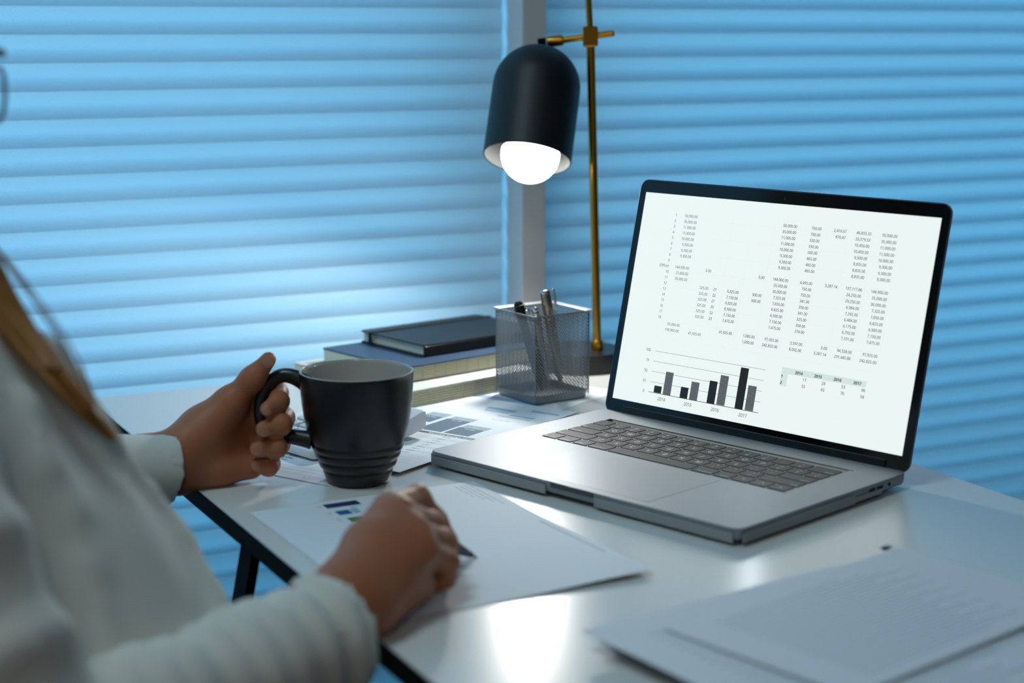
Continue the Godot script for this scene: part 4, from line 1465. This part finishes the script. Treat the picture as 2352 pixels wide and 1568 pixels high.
	f.chain([V(0.125, 0.024, -1.330), V(0.2477, 0.0215, -1.3497), V(0.3214, 0.0225, -1.3584), V(0.3780, 0.0195, -1.3690)], [0.044, 0.034, 0.030, 0.0315], 0.02, 0.01, 1, V(0.0008, 0.05, 20.0))
	f.cut(V(0.3705, 0.0223, -1.3680), V(0.96, -0.22, -0.16).normalized(), 0.05)
	f.chain([V(0.345, 0.0205, -1.3630), V(0.395, 0.0195, -1.3720)], [0.0235, 0.0272], 0.01, 0.01, -1)
	f.out(p, n, t)
	skinned("jacket", p, n, t, sh, M.cloth, b)
	# trousers
	p = PackedVector3Array()
	n = PackedVector3Array()
	t = PackedInt32Array()
	f = Field.new(Vector3(-0.10, -0.72, -1.34), Vector3(0.62, -0.05, -0.84), 0.015)
	f.chain([V(0.09, -0.23, -1.14), V(0.09, -0.23, -1.04)], [0.138, 0.138], 0.03, 0.05)
	for s in [-1, 1]:
		f.chain([V(0.10, -0.23, -1.09 + s * 0.07), V(0.50, -0.23, -1.09 + s * 0.10), V(0.49, -0.60, -1.09 + s * 0.10)], [0.100, 0.070, 0.055], 0.03, 0.03)
	f.out(p, n, t)
	skinned("trousers", p, n, t, sh, M.trousers, b)
	# hair: a cap over the head, and long locks falling over the near lapel
	p = PackedVector3Array()
	n = PackedVector3Array()
	t = PackedInt32Array()
	f = Field.new(Vector3(-0.12, 0.16, -1.24), Vector3(0.21, 0.58, -0.94), 0.007)
	f.chain([V(0.028, 0.445, -1.09), V(0.063, 0.455, -1.09)], [0.102, 0.094], 0.03, 0.03)
	f.chain([V(-0.002, 0.40, -1.09), V(-0.012, 0.24, -1.09)], [0.085, 0.060], 0.03, 0.03)
	f.chain([V(0.048, 0.42, -1.010), V(0.068, 0.31, -1.000), V(0.098, 0.245, -1.020)], [0.030, 0.028, 0.020], 0.02, 0.02)
	f.chain([V(0.043, 0.42, -1.170), V(0.038, 0.30, -1.180)], [0.030, 0.028], 0.02, 0.02)
	f.wrinkle(wr, 0.012, V(2.5, 0.5, 2.5))
	f.out(p, n, t)
	skinned("hair", p, n, t, sh, M.hair, b)
	var rng := RandomNumberGenerator.new()
	rng.seed = 5
	var path := [V(0.145, 0.285, -1.045), V(0.171, 0.243, -1.028), V(0.179, 0.223, -1.020), V(0.190, 0.206, -1.006), V(0.200, 0.190, -0.984), V(0.216, 0.168, -0.976), V(0.233, 0.148, -0.982)]
	var m := Mesher.new()
	for i in 34:
		var off := Vector3(rng.randf_range(-1, 1), rng.randf_range(-1, 1), rng.randf_range(-1, 1)) * 0.010
		var pts := []
		var last := 7 - (i % 3)
		for j in last:
			var q: Vector3 = path[j] + off * (1.0 - 0.13 * j) + Vector3(rng.randf_range(-1, 1), rng.randf_range(-1, 1), rng.randf_range(-1, 1)) * 0.0015
			pts.append(q + sh)
		m.tube(pts, [0.0046, 0.0044, 0.0040, 0.0035, 0.0030, 0.0022, 0.0012], 7)
	part("hair_lock", m, M.hair, b, 60)
	m = Mesher.new()
	for i in 6:   # single stray hairs bowing out from the lock
		var a: Vector3 = path[0] + Vector3(0, 0.02, rng.randf_range(-0.01, 0.01))
		var c: Vector3 = path[3 + i % 3] + Vector3(0.012 + 0.002 * i, 0.010, rng.randf_range(-0.01, 0.01))
		var e: Vector3 = path[6] + Vector3(-0.01 - 0.002 * i, 0.012, 0.0)
		var pts := []
		for j in 9:
			var u := j / 8.0
			pts.append(a * (1 - u) * (1 - u) + c * 2 * u * (1 - u) + e * u * u + Vector3(0.012, 0.006, 0) * 0.3 * sin(PI * u) + sh)
		m.tube(pts, [0.0004], 5)
	part("stray_hair", m, M.hair, b, 60)
	# glasses
	var gl := thing("eyeglasses", up(V(0.1890, 0.3650, -1.09)), "thin dark framed eyeglasses at the left edge, worn by the person", "glasses")
	for s in [-1, 1]:
		m = Mesher.new()
		var loop := []
		for q in [[0.012, 0.0], [0.014, 0.034], [0.010, 0.042], [-0.004, 0.0425], [-0.016, 0.036], [-0.022, 0.020], [-0.020, 0.002], [-0.010, -0.006], [0.006, -0.006], [0.012, 0.0], [0.014, 0.034]]:
			loop.append(V(0.0 + absf(q[0]) * -0.05, q[0] * 0.9 - 0.012, s * (0.022 + q[1])))
		m.tube(loop, [0.0014], 8)
		part("rim", m, M.specs, gl, 60)
		m = Mesher.new()
		m.tube([V(0.001, 0.0085, s * 0.0585), V(-0.001, 0.010, s * 0.066), V(-0.014, 0.010, s * 0.071), V(-0.11, 0.006, s * 0.084), V(-0.135, -0.015, s * 0.084)], [0.0021, 0.0023, 0.0018, 0.0014, 0.0014], 8)
		part("temple", m, M.specs, gl, 60)
	m = Mesher.new()
	m.tube([V(0, -0.002, -0.022), V(0.004, 0.001, 0.0), V(0, -0.002, 0.022)], [0.0016], 8)
	m.tube([V(0.0005, 0.0085, -0.0585), V(0.004, 0.0085, -0.02), V(0.004, 0.0085, 0.02), V(0.0005, 0.0085, 0.0585)], [0.0016], 8)
	part("bridge", m, M.specs, gl, 60)
	# the pen in the writing hand
	var tip := V(0.5234, 0.0009, -1.0825)
	var back := V(0.4487, 0.0450, -1.0750)
	var pn := thing("pen", up(tip), "black pen with a pointed tip in the writing hand", "pen")
	var d := back - tip
	m = Mesher.new()
	m.xf = Transform3D(along(d, CAM_RIGHT), Vector3.ZERO)
	m.lathe([Vector2(0, 0), Vector2(0.0006, 0.0002), Vector2(0.0010, 0.004), Vector2(0.0022, 0.0055), Vector2(0.0044, 0.020), Vector2(0.0050, 0.030), Vector2(0.0050, 0.095), Vector2(0.0044, 0.098), Vector2(0, 0.098)], 20)
	part("barrel", m, M.black_plastic, pn)
	m = Mesher.new()
	m.xf = Transform3D(along(d, CAM_RIGHT), Vector3.ZERO)
	m.lathe([Vector2(0.0024, 0.0068), Vector2(0.0052, 0.0225), Vector2(0.0053, 0.0245), Vector2(0.0049, 0.026)], 20)
	part("ring", m, M.alu_dark, pn)


func skinned(called: String, p: PackedVector3Array, n: PackedVector3Array, t: PackedInt32Array, shift: Vector3, m: Material, parent: Node3D) -> void:
	for i in p.size():
		p[i] += shift
	var arrays := []
	arrays.resize(Mesh.ARRAY_MAX)
	arrays[Mesh.ARRAY_VERTEX] = p
	arrays[Mesh.ARRAY_NORMAL] = n
	arrays[Mesh.ARRAY_INDEX] = t
	var am := ArrayMesh.new()
	am.add_surface_from_arrays(Mesh.PRIMITIVE_TRIANGLES, arrays)
	am.surface_set_material(0, m)
	var o := MeshInstance3D.new()
	o.name = called
	o.mesh = am
	parent.add_child(o, true)


func V(x: float, y: float, z: float) -> Vector3:
	return Vector3(x, y, z)
